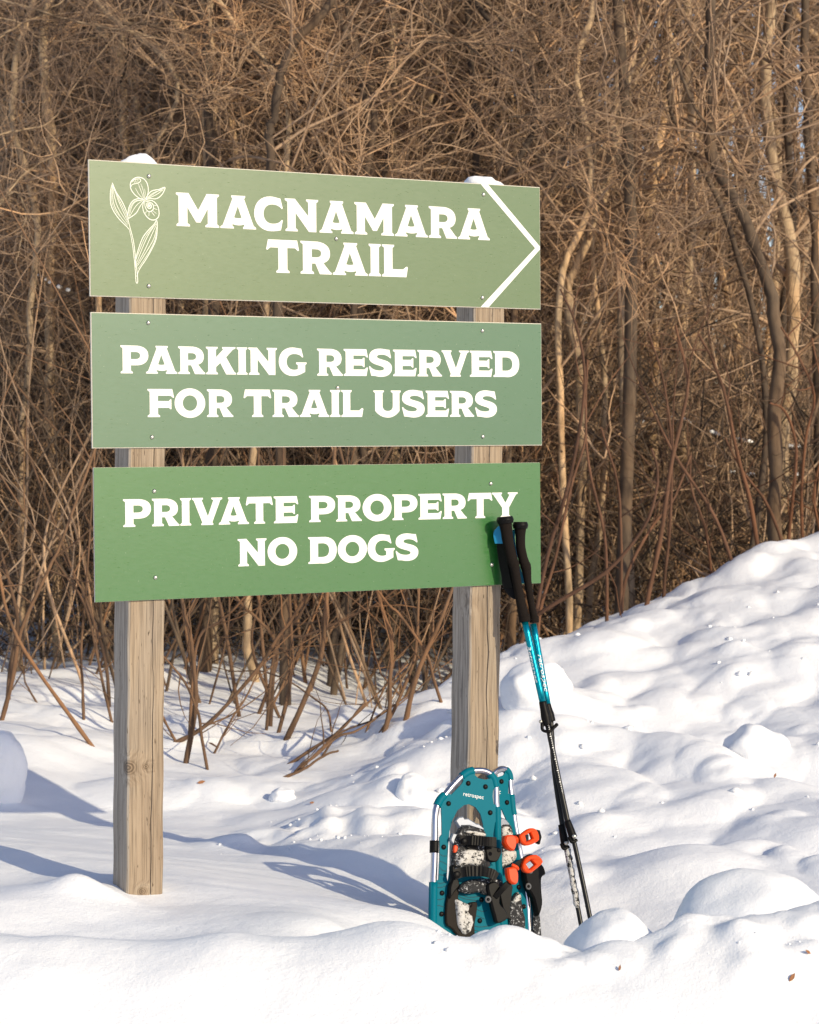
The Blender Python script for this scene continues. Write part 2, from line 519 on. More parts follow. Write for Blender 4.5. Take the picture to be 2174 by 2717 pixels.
_n = len(_c)
_A = np.zeros((_n + 3, _n + 3))
_d2 = ((_c[:, None, :2] - _c[None, :, :2]) ** 2).sum(-1)
_A[:_n, :_n] = _phi(_d2) + np.eye(_n) * 2e-3
_A[:_n, _n] = 1; _A[:_n, _n + 1:] = _c[:, :2]; _A[_n, :_n] = 1; _A[_n + 1:, :_n] = _c[:, :2].T
_w = np.linalg.solve(_A, np.concatenate([_c[:, 2], np.zeros(3)]))


_br = np.random.default_rng(23)
def _bumps(n, x0, x1, y0, y1, r0, r1, hh):
    r = _br.uniform(r0, r1, n) ; return np.stack([_br.uniform(x0, x1, n), _br.uniform(y0, y1, n), r, r * _br.uniform(*hh, n), _br.uniform(0.6, 1.5, n), _br.uniform(0, 3.14, n), _br.choice([0.55, 0.8, 1.2, 1.7, 1.7], n)], 1)
BUMPS = np.concatenate([_bumps(230, -0.1, 2.6, 5.7, 9.6, 0.10, 0.26, (0.10, 0.24)), _bumps(300, -0.3, 2.6, 5.7, 9.6, 0.03, 0.11, (0.12, 0.34)),
                        _bumps(18, -0.9, 1.0, 4.05, 4.5, 0.05, 0.12, (0.05, 0.12)), _bumps(70, 0.1, 1.0, 4.2, 4.7, 0.02, 0.07, (0.15, 0.4)), _bumps(60, -0.6, 0.3, 6.2, 8.4, 0.05, 0.16, (0.06, 0.2)), _bumps(70, -2.2, -0.2, 7.2, 11, 0.08, 0.3, (0.06, 0.16))])


def clods(x, y):
    out = np.zeros(len(x))
    BB = BUMPS
    if len(x) <= 4: BB = BUMPS[((BUMPS[:, 0] - x[0]) ** 2 + (BUMPS[:, 1] - y[0]) ** 2) < (BUMPS[:, 2] * 2.4) ** 2]
    for bx, by, r, h, e, t, pw in BB:
        m = (np.abs(x - bx) < r * 1.6) & (np.abs(y - by) < r * 1.6)
        if not m.any(): continue
        dx, dy = x[m] - bx, y[m] - by
        u = (dx * math.cos(t) + dy * math.sin(t)) / r / math.sqrt(e); v = (-dx * math.sin(t) + dy * math.cos(t)) / r * math.sqrt(e)
        q = np.clip(1 - u * u - v * v, 0, 1)
        out[m] = np.maximum(out[m] * 0.75 + h * q ** pw, out[m])
    return out


def sstep(a, b, x):
    t = np.clip((x - a) / (b - a), 0, 1); return t * t * (3 - 2 * t)


def ground(x, y):
    x = np.atleast_1d(np.asarray(x, float)); y = np.atleast_1d(np.asarray(y, float))
    z = np.zeros(x.shape)
    xf, yf = x.ravel(), y.ravel(); out = np.empty(len(xf))
    for i in range(0, len(xf), 20000):
        a, b = xf[i:i + 20000], yf[i:i + 20000]
        d2 = (a[:, None] - _c[None, :, 0]) ** 2 + (b[:, None] - _c[None, :, 1]) ** 2
        out[i:i + 20000] = _phi(d2) @ _w[:_n] + _w[_n] + _w[_n + 1] * a + _w[_n + 2] * b
    out += clods(xf, yf)
    z = out.reshape(x.shape)
    far = np.maximum(sstep(14, 19, y), np.maximum(sstep(3.4, 5.5, np.abs(x)), sstep(1.2, -1.0, y)))
    z = np.clip(z, -0.3, 1.2) * (1 - far) - 0.03 * far
    bank = sstep(-0.45, 0.15, x) * sstep(5.7, 6.3, y) * (1 - sstep(10.5, 12, y))
    # lumps are longer along the slope than across it
    u = x * 0.83 + y * 0.55; v = -x * 0.55 + y * 0.83
    l1 = vnoise(u, v, 0.5, 1); l2 = vnoise(u, v, 0.2, 2); l3 = vnoise(u, v, 0.09, 3)
    z = z - 0.055 * bank * sstep(2.0, 1.2, x) - 0.085 * np.exp(-(((x + 0.03) / 0.33) ** 2 + ((y - 7.2) / 0.8) ** 2)) + 0.03 * sstep(1.0, 1.7, x) * bank
    z = z + bank * (0.13 * l1 + 0.03 * l2 + 0.012 * l3)
    ridge = sstep(4.9, 4.5, y) * sstep(0.1, 0.5, x)
    z = z + ridge * (0.028 * vnoise(x, y, 0.22, 7) + 0.012 * vnoise(x, y, 0.1, 8))
    mid = sstep(5.6, 8.5, y) * (1 - bank)
    z = z + mid * (0.05 * vnoise(x, y, 0.6, 4) + 0.03 * vnoise(x, y, 0.25, 5)) + 0.012 * vnoise(x, y, 0.35, 6) + 0.006 * vnoise(x, y * 1.6, 0.12, 9)
    z = z + 0.014 * np.exp(-(((x + 0.78) / 0.16) ** 2 + ((y - 5.02) / 0.10) ** 2)) + 0.004 * np.exp(-(((x + 0.62) / 0.12) ** 2 + ((y - 4.93) / 0.09) ** 2))
    z = z - 0.032 * np.exp(-(((x + 0.60) / 0.14) ** 2 + ((y - 5.02) / 0.12) ** 2))
    z = z + 0.03 * np.exp(-(((x + 0.745) / 0.06) ** 2 + ((y - 5.0) / 0.07) ** 2)) + 0.012 * np.exp(-(((x + 0.66) / 0.05) ** 2 + ((y - 4.99) / 0.04) ** 2))
    # trodden patch between the posts
    tr = np.exp(-(((x + 0.28) / 0.22) ** 2 + ((y - 6.42) / 0.22) ** 2))
    z = z + tr * (0.07 * vnoise(x, y, 0.11, 12) + 0.05 * vnoise(x, y, 0.06, 13) - 0.01)
    # far ground rolls a little
    z = z + sstep(15, 40, y) * 0.3 * vnoise(x, y, 9, 14)
    return z


def gz(x, y): return float(ground([x], [y])[0])


def axis(lo_far, lo, hi, hi_far, step, grow=1.16):
    a = list(np.arange(lo, hi, step)); s = step; b = lo; L = []
    while b > lo_far: s *= grow; b -= s; L.append(b)
    s = step; b = a[-1]
    while b < hi_far: s *= grow; b += s; a.append(b)
    return np.array(L[::-1] + a)


gx = axis(-160, -1.5, 1.9, 160, 0.0125)
gy = np.concatenate([axis(-60, 3.6, 7.5, 7.6, 0.0125)[:-1]]); 
_t = [gy[-1]]; _s = 0.0125
while _t[-1] < 260: _s *= 1.014 if _t[-1] < 14 else 1.1; _t.append(_t[-1] + _s)
gy = np.concatenate([gy[:-1], _t])
GX, GY = np.meshgrid(gx, gy)
GZ = ground(GX, GY)
V = np.stack([GX, GY, GZ], -1).reshape(-1, 3)
idx = np.arange(V.shape[0]).reshape(GX.shape)
Q = np.stack([idx[:-1, :-1], idx[:-1, 1:], idx[1:, 1:], idx[1:, :-1]], -1).reshape(-1, 4)
g = np_obj('snow_ground', V, Q, SNOW); g['kind'] = 'structure'

# ------------------------------------------------------------------ the sign
TH = R(29.565)
UX = Vector((math.cos(TH), math.sin(TH), 0)); NX = Vector((math.sin(TH), -math.cos(TH), 0))
SC3 = 0.9920   # the bottom board is a touch smaller and bolted to the same posts
FIT = [((-0.19444, 5.29981, 0.52778 ), 0.00876), ((-0.19044, 5.29927, 0.18744), 0.00911), ((-0.19116 * SC3, 5.33992 * SC3, -0.16057 * SC3), 0.00935)]
# the fit was made with the camera pitched by PITCH at the origin
sign = thing('trail_sign', 'three stacked green trail signs with white lettering on two weathered wooden posts', 'sign', (-0.2, 5.35, 0))
BW, BH = 1.1996, 0.305
GLY = {}

GLY['M'] = (142, [[(0, 100), (41, 100), (72.5, 50), (101, 100), (142, 100), (142, 95), (135, 90), (135, 10), (142, 5), (142, 0), (96, 0), (96, 5), (104, 10), (104, 55), (80, 13), (66, 13), (37, 57), (37, 10), (45, 5), (45, 0), (1, 0), (1, 5), (8, 10), (8, 90), (0, 95)]])
GLY['A'] = (120, [[(37, 100), (84, 100), (84, 95), (80, 91), (112, 10), (120, 5), (120, 0), (76, 0), (76, 5), (80, 8), (80, 13.5), (70, 11), (60, 10.3), (50, 11), (40, 13.5), (40, 8), (45, 5), (45, 0), (0, 0), (0, 5), (8, 10), (41, 91), (37, 95)],
                  [(58.5, 68), (71.5, 33.5), (65, 32), (59, 31.6), (52, 32), (46, 33.5)]])
GLY['C'] = (98, [[(90, 98), (97.5, 70), (96.5, 66.5), (94, 66.5)] + bez((94, 66.5), (86, 76), (74, 79), (62, 79)) + bez((62, 79), (43, 79), (32, 66), (32, 50)) + bez((32, 50), (32, 32), (44, 20), (62, 20)) + bez((62, 20), (75, 20), (87, 23), (93.5, 32.5))
                 + [(96.5, 33), (97.5, 31), (91, 1)] + bez((91, 1), (82, 0), (74, -3), (56, -3), 6) + bez((56, -3), (23, -3), (0, 20), (0, 50)) + bez((0, 50), (0, 82), (24, 103), (56, 103)) + bez((56, 103), (70, 103), (80, 99), (90, 98), 6)[:-1]])
GLY['N'] = (116, [[(0, 100), (35, 100), (81, 48), (81, 90), (74, 95), (74, 100), (116, 100), (116, 95), (109, 90), (109, 0), (83, 0), (37, 57), (37, 10), (44, 5), (44, 0), (2, 0), (2, 5), (9, 10), (9, 90), (0, 95)]])
GLY['T'] = (109, [[(6, 100), (103, 100), (109, 71), (107, 68), (104, 69), (96, 76), (70, 76), (70, 10), (77, 5), (77, 0), (33, 0), (33, 5), (40, 10), (40, 76), (13, 76), (5, 69), (2, 68), (0, 71)]])
GLY['R'] = (105, [[(0, 100)] + bez((45, 100), (82, 100), (100, 86), (100, 64)) + bez((100, 64), (100, 49), (93, 39), (77, 34.5)) + [(99, 9), (105, 5), (105, 0), (65, 0), (50, 32), (38, 32), (38, 10), (45, 5), (45, 0), (0, 0), (0, 5), (8, 10), (8, 90), (0, 95)],
                  [(38, 76)] + bez((52, 76), (64, 76), (70, 71), (70, 63.5)) + bez((70, 63.5), (70, 55), (63, 51), (52, 51)) + [(38, 51)]])
GLY['I'] = (42, [[(0, 100), (42, 100), (42, 95), (35.5, 90), (35.5, 10), (42, 5), (42, 0), (0, 0), (0, 5), (6.5, 10), (6.5, 90), (0, 95)]])
GLY['L'] = (91, [[(0, 100), (43, 100), (43, 95), (37, 90), (37, 24), (74, 24), (84, 32), (88, 33), (91, 30), (85.5, 0), (0, 0), (0, 5), (7.5, 10), (7.5, 90), (0, 95)]])
GLY['P'] = (106, [[(0, 100)] + bez((50, 100), (90, 100), (106, 86), (106, 65)) + bez((106, 65), (106, 42), (88, 29), (58, 29)) + [(39, 29), (39, 10), (46, 5), (46, 0), (0, 0), (0, 5), (8, 10), (8, 90), (0, 95)],
                  [(39, 77)] + bez((56, 77), (70, 77), (75, 71), (75, 64)) + bez((75, 64), (75, 56), (68, 51), (56, 51)) + [(39, 51)]])
GLY['K'] = (118, [[(0, 100), (46, 100), (46, 95), (39, 90), (39, 62), (68, 91), (64, 95), (64, 100), (117, 100), (116, 95), (106, 91), (79, 63), (111, 10), (118, 5), (118, 0), (79, 0), (56, 42), (39, 27), (39, 10), (46, 5), (46, 0), (0, 0), (0, 5), (8, 10), (8, 90), (0, 95)]])
GLY['G'] = (114, [[(92, 99), (100, 70), (99, 66.5), (96.5, 66.5)] + bez((96.5, 66.5), (88, 76), (76, 79), (63, 79)) + bez((63, 79), (43, 79), (32, 66), (32, 50)) + bez((32, 50), (32, 32), (44, 20), (61, 20)) + bez((61, 20), (68, 20), (74, 21), (78, 23), 5)
                 + [(78, 38), (71, 42), (71, 48), (114, 48), (114, 43), (108, 38), (108, 13)] + bez((108, 13), (94, 6), (78, -3), (57, -3)) + bez((57, -3), (23, -3), (0, 20), (0, 50)) + bez((0, 50), (0, 82), (24, 103), (57, 103)) + bez((57, 103), (70, 103), (80, 99), (92, 99), 6)[:-1]])
GLY['S'] = (97, [[(87, 99), (93.5, 70), (92, 67), (89, 67.5)] + bez((89, 67.5), (80, 77), (67, 80.5), (55, 80.5)) + bez((55, 80.5), (43, 80.5), (34, 78), (34, 72.5), 6) + bez((34, 72.5), (34, 66), (50, 64), (64, 60), 6) + bez((64, 60), (88, 54), (97, 44), (97, 30))
                 + bez((97, 30), (97, 9), (78, -3), (50, -3)) + bez((50, -3), (38, -3), (28, 0.5), (22, 0.5), 5) + [(10, 1), (1, 34), (2.5, 37.5), (5.5, 36)] + bez((5.5, 36), (14, 25), (29, 20.5), (45, 20.5)) + bez((45, 20.5), (56, 20.5), (64, 23), (64, 28.5), 6)
                 + bez((64, 28.5), (64, 35), (48, 38), (34, 42), 6) + bez((34, 42), (12, 48), (1, 56), (1, 70)) + bez((1, 70), (1, 91), (19, 103), (48, 103)) + bez((48, 103), (60, 103), (72, 99), (87, 99), 6)[:-1]])
GLY['E'] = (100, [[(0, 100), (94, 100), (100, 71), (98.5, 68.5), (95.5, 69.5), (88, 76), (40, 76), (40, 62), (76, 62), (81.5, 68), (86, 68), (86, 33), (81.5, 33), (76, 39), (40, 39), (40, 24), (86, 24), (94.5, 31), (98, 32), (100, 29.5), (94, 0), (0, 0), (0, 5), (8, 10), (8, 90), (0, 95)]])
GLY['V'] = (119, [[(0, 100), (43, 100), (43, 95), (38, 91), (62, 32), (84, 91), (76, 95), (76, 100), (119, 100), (119, 95), (111, 90), (79, 9), (83, 5), (83, 0), (36, 0), (36, 5), (40, 9), (7, 90), (0, 95)]])
GLY['D'] = (116, [[(0, 100)] + bez((58, 100), (95, 101), (116, 82), (116, 50)) + bez((116, 50), (116, 16), (94, -1), (60, -1)) + [(50, 0), (0, 0), (0, 5), (8, 10), (8, 90), (0, 95)],
                  [(40, 76)] + bez((54, 76), (75, 77), (85, 66), (85, 50)) + bez((85, 50), (85, 31), (73, 24), (56, 24)) + [(40, 24)]])
GLY['F'] = (103, [[(0, 100), (96, 100), (103, 71), (101, 68.5), (98, 69.5), (90, 76), (40, 76), (40, 57), (83, 57), (88, 63), (92.5, 63), (92.5, 28), (88, 28), (83, 33), (40, 33), (40, 10), (48, 5), (48, 0), (0, 0), (0, 5), (8, 10), (8, 90), (0, 95)]])
el = lambda cx, cy, rx, ry, n: [(cx + rx * math.cos(2 * math.pi * i / n), cy + ry * math.sin(2 * math.pi * i / n)) for i in range(n)]
GLY['O'] = (121, [el(60.5, 50, 60.5, 53, 44), el(60.5, 50, 28.5, 28, 32)])
GLY['U'] = (115, [[(0, 100), (44, 100), (44, 95), (38, 90), (38, 42)] + bez((38, 42), (38, 29), (46, 22), (60, 22)) + bez((60, 22), (73, 22), (81, 29), (81, 42)) + [(81, 90), (73, 95), (73, 100), (115, 100), (115, 95), (109, 90), (109, 22)]
                  + bez((109, 22), (94, 4), (78, -3), (60, -3)) + bez((60, -3), (40, -3), (22, 5), (7, 22)) + [(7, 90), (0, 95)]])
GLY['Y'] = (115, [[(0, 100), (45, 100), (45, 95), (40, 91), (60, 59), (79, 91), (71, 95), (71, 100), (115, 100), (115, 95), (107, 91), (76, 40), (76, 10), (83, 5), (83, 0), (38, 0), (38, 5), (45, 10), (45, 40), (7, 91), (0, 95)]])
KERN = {'PA': -13, 'AC': -10, 'VA': -18, 'AT': -16, 'TY': -6, 'CN': 3, 'OG': -2, 'OR': 3, 'NG': 3, 'FO': -2, 'RV': -5, 'TE': 0, 'RE': 0, 'TR': 1, 'GS': -1, 'SE': 1, 'RS': 0}


def word(text, pl, xL, xR, b1, b2, top, board, h=0.0013):
    B1 = pl.uv(pl.hit(*b1)); B2 = pl.uv(pl.hit(*b2)); T = pl.uv(pl.hit(*top))
    sl = (B2[1] - B1[1]) / (B2[0] - B1[0])
    base = lambda u: B1[1] + sl * (u - B1[0])
    uL = pl.uv(pl.hit(xL, b1[1]))[0]; uR = pl.uv(pl.hit(xR, b2[1]))[0]
    hgt = (T[1] - base(T[0])) / 100.0
    gap = 4.0
    ws = [GLY[c][0] for c in text]; ks = [KERN.get(text[i:i + 2], 0) for i in range(len(text) - 1)]
    tot = sum(ws) + sum(ks) + gap * (len(text) - 1)
    sx = (uR - uL) / tot
    Vv, Fc = [], []
    x = 0
    for i, c in enumerate(text):
        loops = [[Vector((uL + (x + p[0]) * sx, p[1] * hgt, 0)) for p in lp] for lp in GLY[c][1]]
        fl = [p for lp in loops for p in lp]; n0 = len(Vv)
        for p in fl: Vv.append(pl.P(p.x, base(p.x) + p.y, h))
        for t in tessellate_polygon(loops):
            a, b, cc = [Vv[n0 + k] for k in t]
            tri = tuple(n0 + k for k in t)
            Fc.append(tri if (b - a).cross(cc - a).dot(pl.n) > 0 else tri[::-1])
        x += GLY[c][0] + gap + (ks[i] if i < len(ks) else 0)
    return mesh_obj('lettering', Vv, Fc, WHITE, board)


boards = []
BL = ['olive green top board with an arrow and a flower drawing', 'sage green middle board about parking', 'brighter leaf green bottom board']
c0 = Vector((0, 0, CZ))
for i, ((c, ph), gm) in enumerate(zip(FIT, (G1, G2, G3))):
    # camera of the fit looks along the pitched axis from the origin: same world axes
    ctr = Vector(c) + c0
    u = (UX * math.cos(ph) + Vector((0, 0, math.sin(ph)))).normalized()
    pl = Plane(ctr, NX, u)
    boards.append(pl)
    kk = SC3 if i == 2 else 1.0
    W, H, D = BW / 2 * kk, BH / 2 * kk, 0.0045
    b = 0.0012
    vs = []
    rect = [(-W, -H), (W, -H), (W, H), (-W, H)]
    rin = [(-W + b, -H + b), (W - b, -H + b), (W - b, H - b), (-W + b, H - b)]
    for r_, off in ((rect, -D), (rect, -b), (rin, 0.0)):
        vs += [pl.P(x, y, off) for x, y in r_]
    fc = [(3, 2, 1, 0), (8, 9, 10, 11)]
    for k in range(4):
        j = (k + 1) % 4
        fc += [(k, j, 4 + j, 4 + k), (4 + k, 4 + j, 8 + j, 8 + k)]
    bd = mesh_obj('sign_board', vs, fc, CREAM, sign); bd['label'] = BL[i]
    m_ = 0.0019 if i < 2 else 0.0004
    r2 = [(-W + m_, -H + m_), (W - m_, -H + m_), (W - m_, H - m_), (-W + m_, H - m_)]
    slab('green_face', [r2], lambda x, y, h, pl=pl: pl.P(x, y, h), 0.0002, 0.0009, gm, bd)
    bd['_i'] = i
    del bd['_i']
    pl.board = bd
p1, p2, p3 = boards
word('MACNAMARA', p1, 467.5, 1299.3, (468.3, 599.4), (1299, 637.8), (467.2, 510.5), p1.board)
word('TRAIL', p1, 706.6, 1082.2, (732.3, 723.4), (1078.6, 735.8), (710.9, 635), p1.board)
word('PARKING', p2, 320, 813.5, (322, 990.4), (729, 995), (320.5, 916), p2.board)
word('RESERVED', p2, 841.6, 1377.6, (843.2, 996.6), (1302.6, 999.9), (843.2, 924.9), p2.board)
word('FOR', p2, 392, 619, (393, 1106.6), (619, 1106.3), (393, 1032), p2.board)
word('TRAIL', p2, 646.6, 964, (668.5, 1106.3), (961, 1106.1), (650, 1033.4), p2.board)
word('USERS', p2, 991, 1318.4, (1130, 1105.8), (1257, 1105.8), (992, 1035.8), p2.board)
word('PRIVATE', p3, 327, 791.5, (327.8, 1398.4), (788, 1386.9), (327.8, 1324.7), p3.board)
word('PROPERTY', p3, 820.3, 1373.6, (821.9, 1385.5), (1282, 1374.4), (821.9, 1315.8), p3.board)
word('NO', p3, 631, 788.7, (631, 1502.9), (818.6, 1496.2), (631, 1430.4), p3.board)
word('DOGS', p3, 818, 1109.9, (818.6, 1496.2), (1057.7, 1487), (818.6, 1425.5), p3.board)

# arrow outline
c2 = lambda x, y: (x / 2.695 + 820, y / 2.695 + 400)
arrow = [p1.uv(p1.hit(*c2(*q))) for q in [(1228, 237), (1280, 243), (1649, 684), (1655, 706), (1284, 1120), (1227, 1119), (1616, 697)]]
WW, HH = BW / 2 - 0.0019, BH / 2 - 0.0019
arrow = [(max(-WW, min(WW, a)), max(-HH, min(HH, b))) for a, b in arrow]
slab('arrow_outline', [arrow], lambda x, y, h: p1.P(x, y, h), 0.0013, 0.0013, WHITE, p1.board)

# orchid line drawing
c1 = lambda x, y: (x / 2.875 + 220, y / 2.875 + 400)
FL = [  # polylines in the enlarged crop, stroke width factor
    ([(225, 245), (210, 310), (210, 390), (228, 450), (275, 520), (330, 575), (352, 600)], 1.1), ([(225, 245), (250, 310), (285, 365), (312, 415), (330, 460), (342, 500)], 1.1),
    ([(228, 260), (225, 330), (240, 420), (290, 510), (340, 570)], .8), ([(230, 265), (240, 350), (270, 440), (345, 560)], .8), ([(232, 270), (262, 360), (300, 450), (343, 545)], .8), ([(235, 275), (275, 370), (318, 460), (342, 530)], .7), ([(226, 262), (216, 340), (232, 430), (280, 505)], .6),
    ([(352, 595), (375, 700), (388, 800), (398, 900), (405, 1000), (418, 1000), (412, 920), (400, 810), (385, 690), (360, 590), (345, 530), (348, 510)], 1.0),
    ([(400, 890), (402, 830), (420, 760), (455, 665), (500, 605), (540, 565), (563, 532), (566, 600), (556, 680), (520, 760), (480, 830), (430, 905), (410, 960)], 1.1),
    ([(560, 550), (500, 640), (450, 750), (412, 850)], .8), ([(562, 560), (520, 650), (470, 760), (412, 870)], .8), ([(564, 580), (540, 670), (490, 760), (415, 880)], .8), ([(562, 620), (545, 690), (500, 780), (420, 900)], .7), ([(555, 560), (480, 650), (435, 750), (405, 830)], .7),
    ([(470, 370), (430, 362), (390, 330), (365, 290), (362, 250), (380, 220), (415, 203), (455, 210), (485, 240), (498, 290), (492, 340), (470, 372)], 1.2),
    ([(372, 240), (390, 222), (430, 215), (440, 228), (425, 245), (395, 252), (372, 262), (364, 280)], .9), ([(385, 230), (398, 245)], .6), ([(400, 225), (408, 243)], .6), ([(418, 222), (420, 240)], .6),
    ([(420, 250), (440, 300), (462, 362)], .7), ([(440, 250), (458, 300), (466, 360)], .7), ([(400, 285), (425, 330), (458, 366)], .7), ([(470, 290), (474, 330), (468, 365)], .6),
    ([(480, 372), (500, 330), (530, 305), (580, 295), (625, 280), (612, 320), (585, 352), (550, 368), (500, 362), (482, 374)], 1.1), ([(622, 284), (560, 315), (495, 360)], .7), ([(615, 296), (560, 335), (500, 362)], .7), ([(605, 300), (540, 320), (490, 358)], .6),
    ([(466, 376), (430, 366), (390, 376), (360, 410), (345, 460), (345, 512), (375, 500), (410, 470), (432, 430), (466, 380)], 1.1), ([(460, 378), (410, 385), (375, 420), (352, 500)], .7), ([(455, 382), (415, 410), (385, 450), (355, 505)], .7), ([(446, 374), (395, 385), (362, 430), (350, 480)], .6),
    ([(466, 380), (455, 430), (470, 480), (505, 520), (545, 528), (575, 505), (580, 465), (568, 420), (535, 385), (490, 376), (466, 380)], 1.2),
    ([(470, 385), (475, 430), (495, 462), (520, 462), (538, 440), (530, 405), (500, 390), (475, 388)], 1.1), ([(485, 400), (490, 430), (510, 440), (522, 425), (512, 405), (488, 398)], 1.3), ([(495, 405), (500, 425), (512, 420), (500, 410)], 1.4),
    ([(505, 465), (502, 500)], .7), ([(522, 465), (548, 500)], .7), ([(540, 440), (568, 450)], .7), ([(538, 415), (562, 420)], .7), ([(485, 460), (475, 480)], .7), ([(530, 455), (560, 480)], .6)]
fv, ff = [], []
for pts, wf in FL:
    C = spline([p1.uv(p1.hit(*c1(*q))) for q in pts], max(3, (len(pts) - 1) * 5 + 1))
    T = np.gradient(C, axis=0); T /= np.linalg.norm(T, axis=1)[:, None] + 1e-9
    Nn = np.stack([-T[:, 1], T[:, 0]], 1)
    wv = 0.00080 * wf * (1 - 0.35 * np.abs(np.linspace(-1, 1, len(C))) ** 3)[:, None]
    n0 = len(fv)
    hh = 0.0013 + 0.00002 * (len(ff) % 7)
    for a, b in zip(C + Nn * wv, C - Nn * wv): fv += [p1.P(a[0], a[1], hh), p1.P(b[0], b[1], hh)]
    for k in range(len(C) - 1): ff.append((n0 + 2 * k, n0 + 2 * k + 1, n0 + 2 * k + 3, n0 + 2 * k + 2))
mesh_obj('flower_drawing', fv, ff, flat('pale_line', (0.78, 0.80, 0.70), 0.5), p1.board)


def dome(name, c, n, r, hgt, mat, parent, seg=12):
    n = Vector(n).normalized(); a = n.orthogonal().normalized(); b = n.cross(a)
    vs, fc = [], []
    rings = [(1.0, 0.0), (0.95, 0.35), (0.7, 0.75), (0.35, 0.95)]
    for rr, h in rings:
        for k in range(seg):
            t = 2 * math.pi * k / seg
            vs.append(c + (a * math.cos(t) + b * math.sin(t)) * r * rr + n * hgt * h)
    vs.append(c + n * hgt)
    for i in range(3):
        for k in range(seg):
            j = (k + 1) % seg
            fc.append((i * seg + k, i * seg + j, (i + 1) * seg + j, (i + 1) * seg + k))
    for k in range(seg): fc.append((3 * seg + k, 3 * seg + (k + 1) % seg, 4 * seg))
    return mesh_obj(name, vs, fc, mat, parent, True)


for pl, L in ((p1, [(395.7, 467.1), (395.3, 758.6), (1283.5, 516.1), (1280.5, 789.6), (892.7, 633.4)]), (p2, [(394, 856.4), (404, 1159.8), (1280.5, 877.6), (1281.6, 1158.4), (896.4, 1029)]),
              (p3, [(409.8, 1303.2), (413, 1532.5), (1302.7, 1283.1), (1305, 1498.3)])):
    for q in L:
        dome('screw', pl.hit(q[0], q[1], 0.0015), pl.n, 0.0052, 0.0035, STEEL, pl.board)

# posts: a lofted squared timber with a long check in its front face
UXn = np.array(UX); NXn = np.array(NX)


def post(xl_top, y_top, xl_bot, y_bot, width, zlow, ztop, crackf, label, side, seed):
    """xl_*: photo x of the edge between the side face and the front face"""
    back = Plane(p2.c - NX * 0.0055, NX, UX)
    a = back.hit(xl_top, y_top); b = back.hit(xl_bot, y_bot)
    ax = (a - b).normalized()
    r_ = np.random.default_rng(seed)
    n = 90
    cn = np.cumsum(r_.normal(0, 0.0007, n)); cn -= np.linspace(0, cn[-1], n)
    dep = np.clip(0.5 + 0.9 * np.interp(np.arange(n), np.arange(0, n, 9), r_.random(10) - 0.35), 0, 1)
    W = width; bv = 0.004
    vs = []
    for i in range(n):
        z = zlow + (ztop - zlow) * i / (n - 1)
        p = b + ax * ((z - b.z) / ax.z)
        cx = crackf * W + cn[i]; d = 0.003 + 0.010 * dep[i]; hw = 0.0003 + 0.0013 * dep[i]
        wob = 0.0006 * math.sin(i * 0.7 + seed)
        prof = [(bv, 0), (cx - hw, 0), (cx, -d), (cx + hw, 0), (W - bv, 0), (W, -bv), (W, -W + bv), (W - bv, -W), (bv, -W), (0, -W + bv), (0, -bv)]
        for (x, h) in prof: vs.append(p + UX * (x + wob) + NX * (h + wob))
    m = 11; fc = []
    for i in range(n - 1):
        for k in range(m):
            j = (k + 1) % m
            fc.append((i * m + k, i * m + j, (i + 1) * m + j, (i + 1) * m + k))
    fc.append(tuple(range(m - 1, -1, -1))); fc.append(tuple((n - 1) * m + k for k in range(m)))
    o = mesh_obj('post', vs, fc, WOOD, sign); o['label'] = label
    import bmesh
    bm = bmesh.new(); bm.from_mesh(o.data); bmesh.ops.recalc_face_normals(bm, faces=bm.faces); bm.to_mesh(o.data); bm.free()
    p = b + ax * ((ztop - b.z) / ax.z)
    return p + UX * W / 2 - NX * W / 2, o, b, ax


# side/front edges read from the photo: gap under the top board and near the snow
capL, postL, bL, axL = post(345.5, 815, 338.5, 2250, 0.089, -0.25, 1.675, 0.66, 'left wooden post standing nearer the camera', 0, 3)
capR, postR, bR, axR = post(1259.5, 830, 1245, 1900, 0.089, -0.25, 1.66, 0.62, 'right wooden post that the snowshoes lean on', 0, 8)


def knot(base, ax, W, fx, py, rx, rz):
    """a knot: low rings of end grain standing in the front face"""
    pass


def lump(name, c, rad, label=None, cat=None, seed=0, mat=None, amp=0.12, subdiv=4, flat_=0.0, parent=None, group=None, fr=1.6):
    import bmesh
    from mathutils import noise
    bm = bmesh.new(); bmesh.ops.create_icosphere(bm, subdivisions=subdiv, radius=1.0)
    sv = Vector((seed * 3.7, seed * 1.3, seed * 2.1))
    for v in bm.verts:
        d = v.co.normalized()
        k = 1 + amp * noise.noise(d * fr + sv) * 2 + amp * 0.35 * noise.noise(d * fr * 2.6 + sv) + amp * 0.10 * noise.noise(d * fr * 8 + sv)
        v.co = Vector((d.x * rad[0] * k, d.y * rad[1] * k, d.z * rad[2] * k))
        if v.co.z < -flat_ and flat_ > 0: v.co.z = -flat_
    me = bpy.data.meshes.new(name); bm.to_mesh(me); bm.free()
    me.polygons.foreach_set('use_smooth', [True] * len(me.polygons))
    me.materials.append(mat or SNOW_LUMP)
    o = bpy.data.objects.new(name, me); o.location = c
    COL.objects.link(o)
    if label: tag(o, label, cat, group)
    return o


pt = p1.hit(381, 425); lump('snow_lump', Vector(capL) + Vector((-0.004, 0, -0.004)), (0.048, 0.04, 0.027), 'small cap of snow on top of the left signpost', 'snow cap', 2, amp=0.2, subdiv=3, flat_=0.01)
lump('snow_lump', Vector(capR) + Vector((0.006, 0, 0.018)), (0.050, 0.042, 0.032), 'small cap of snow on top of the right signpost, above the arrow', 'snow cap', 5, amp=0.2, subdiv=3, flat_=0.01)

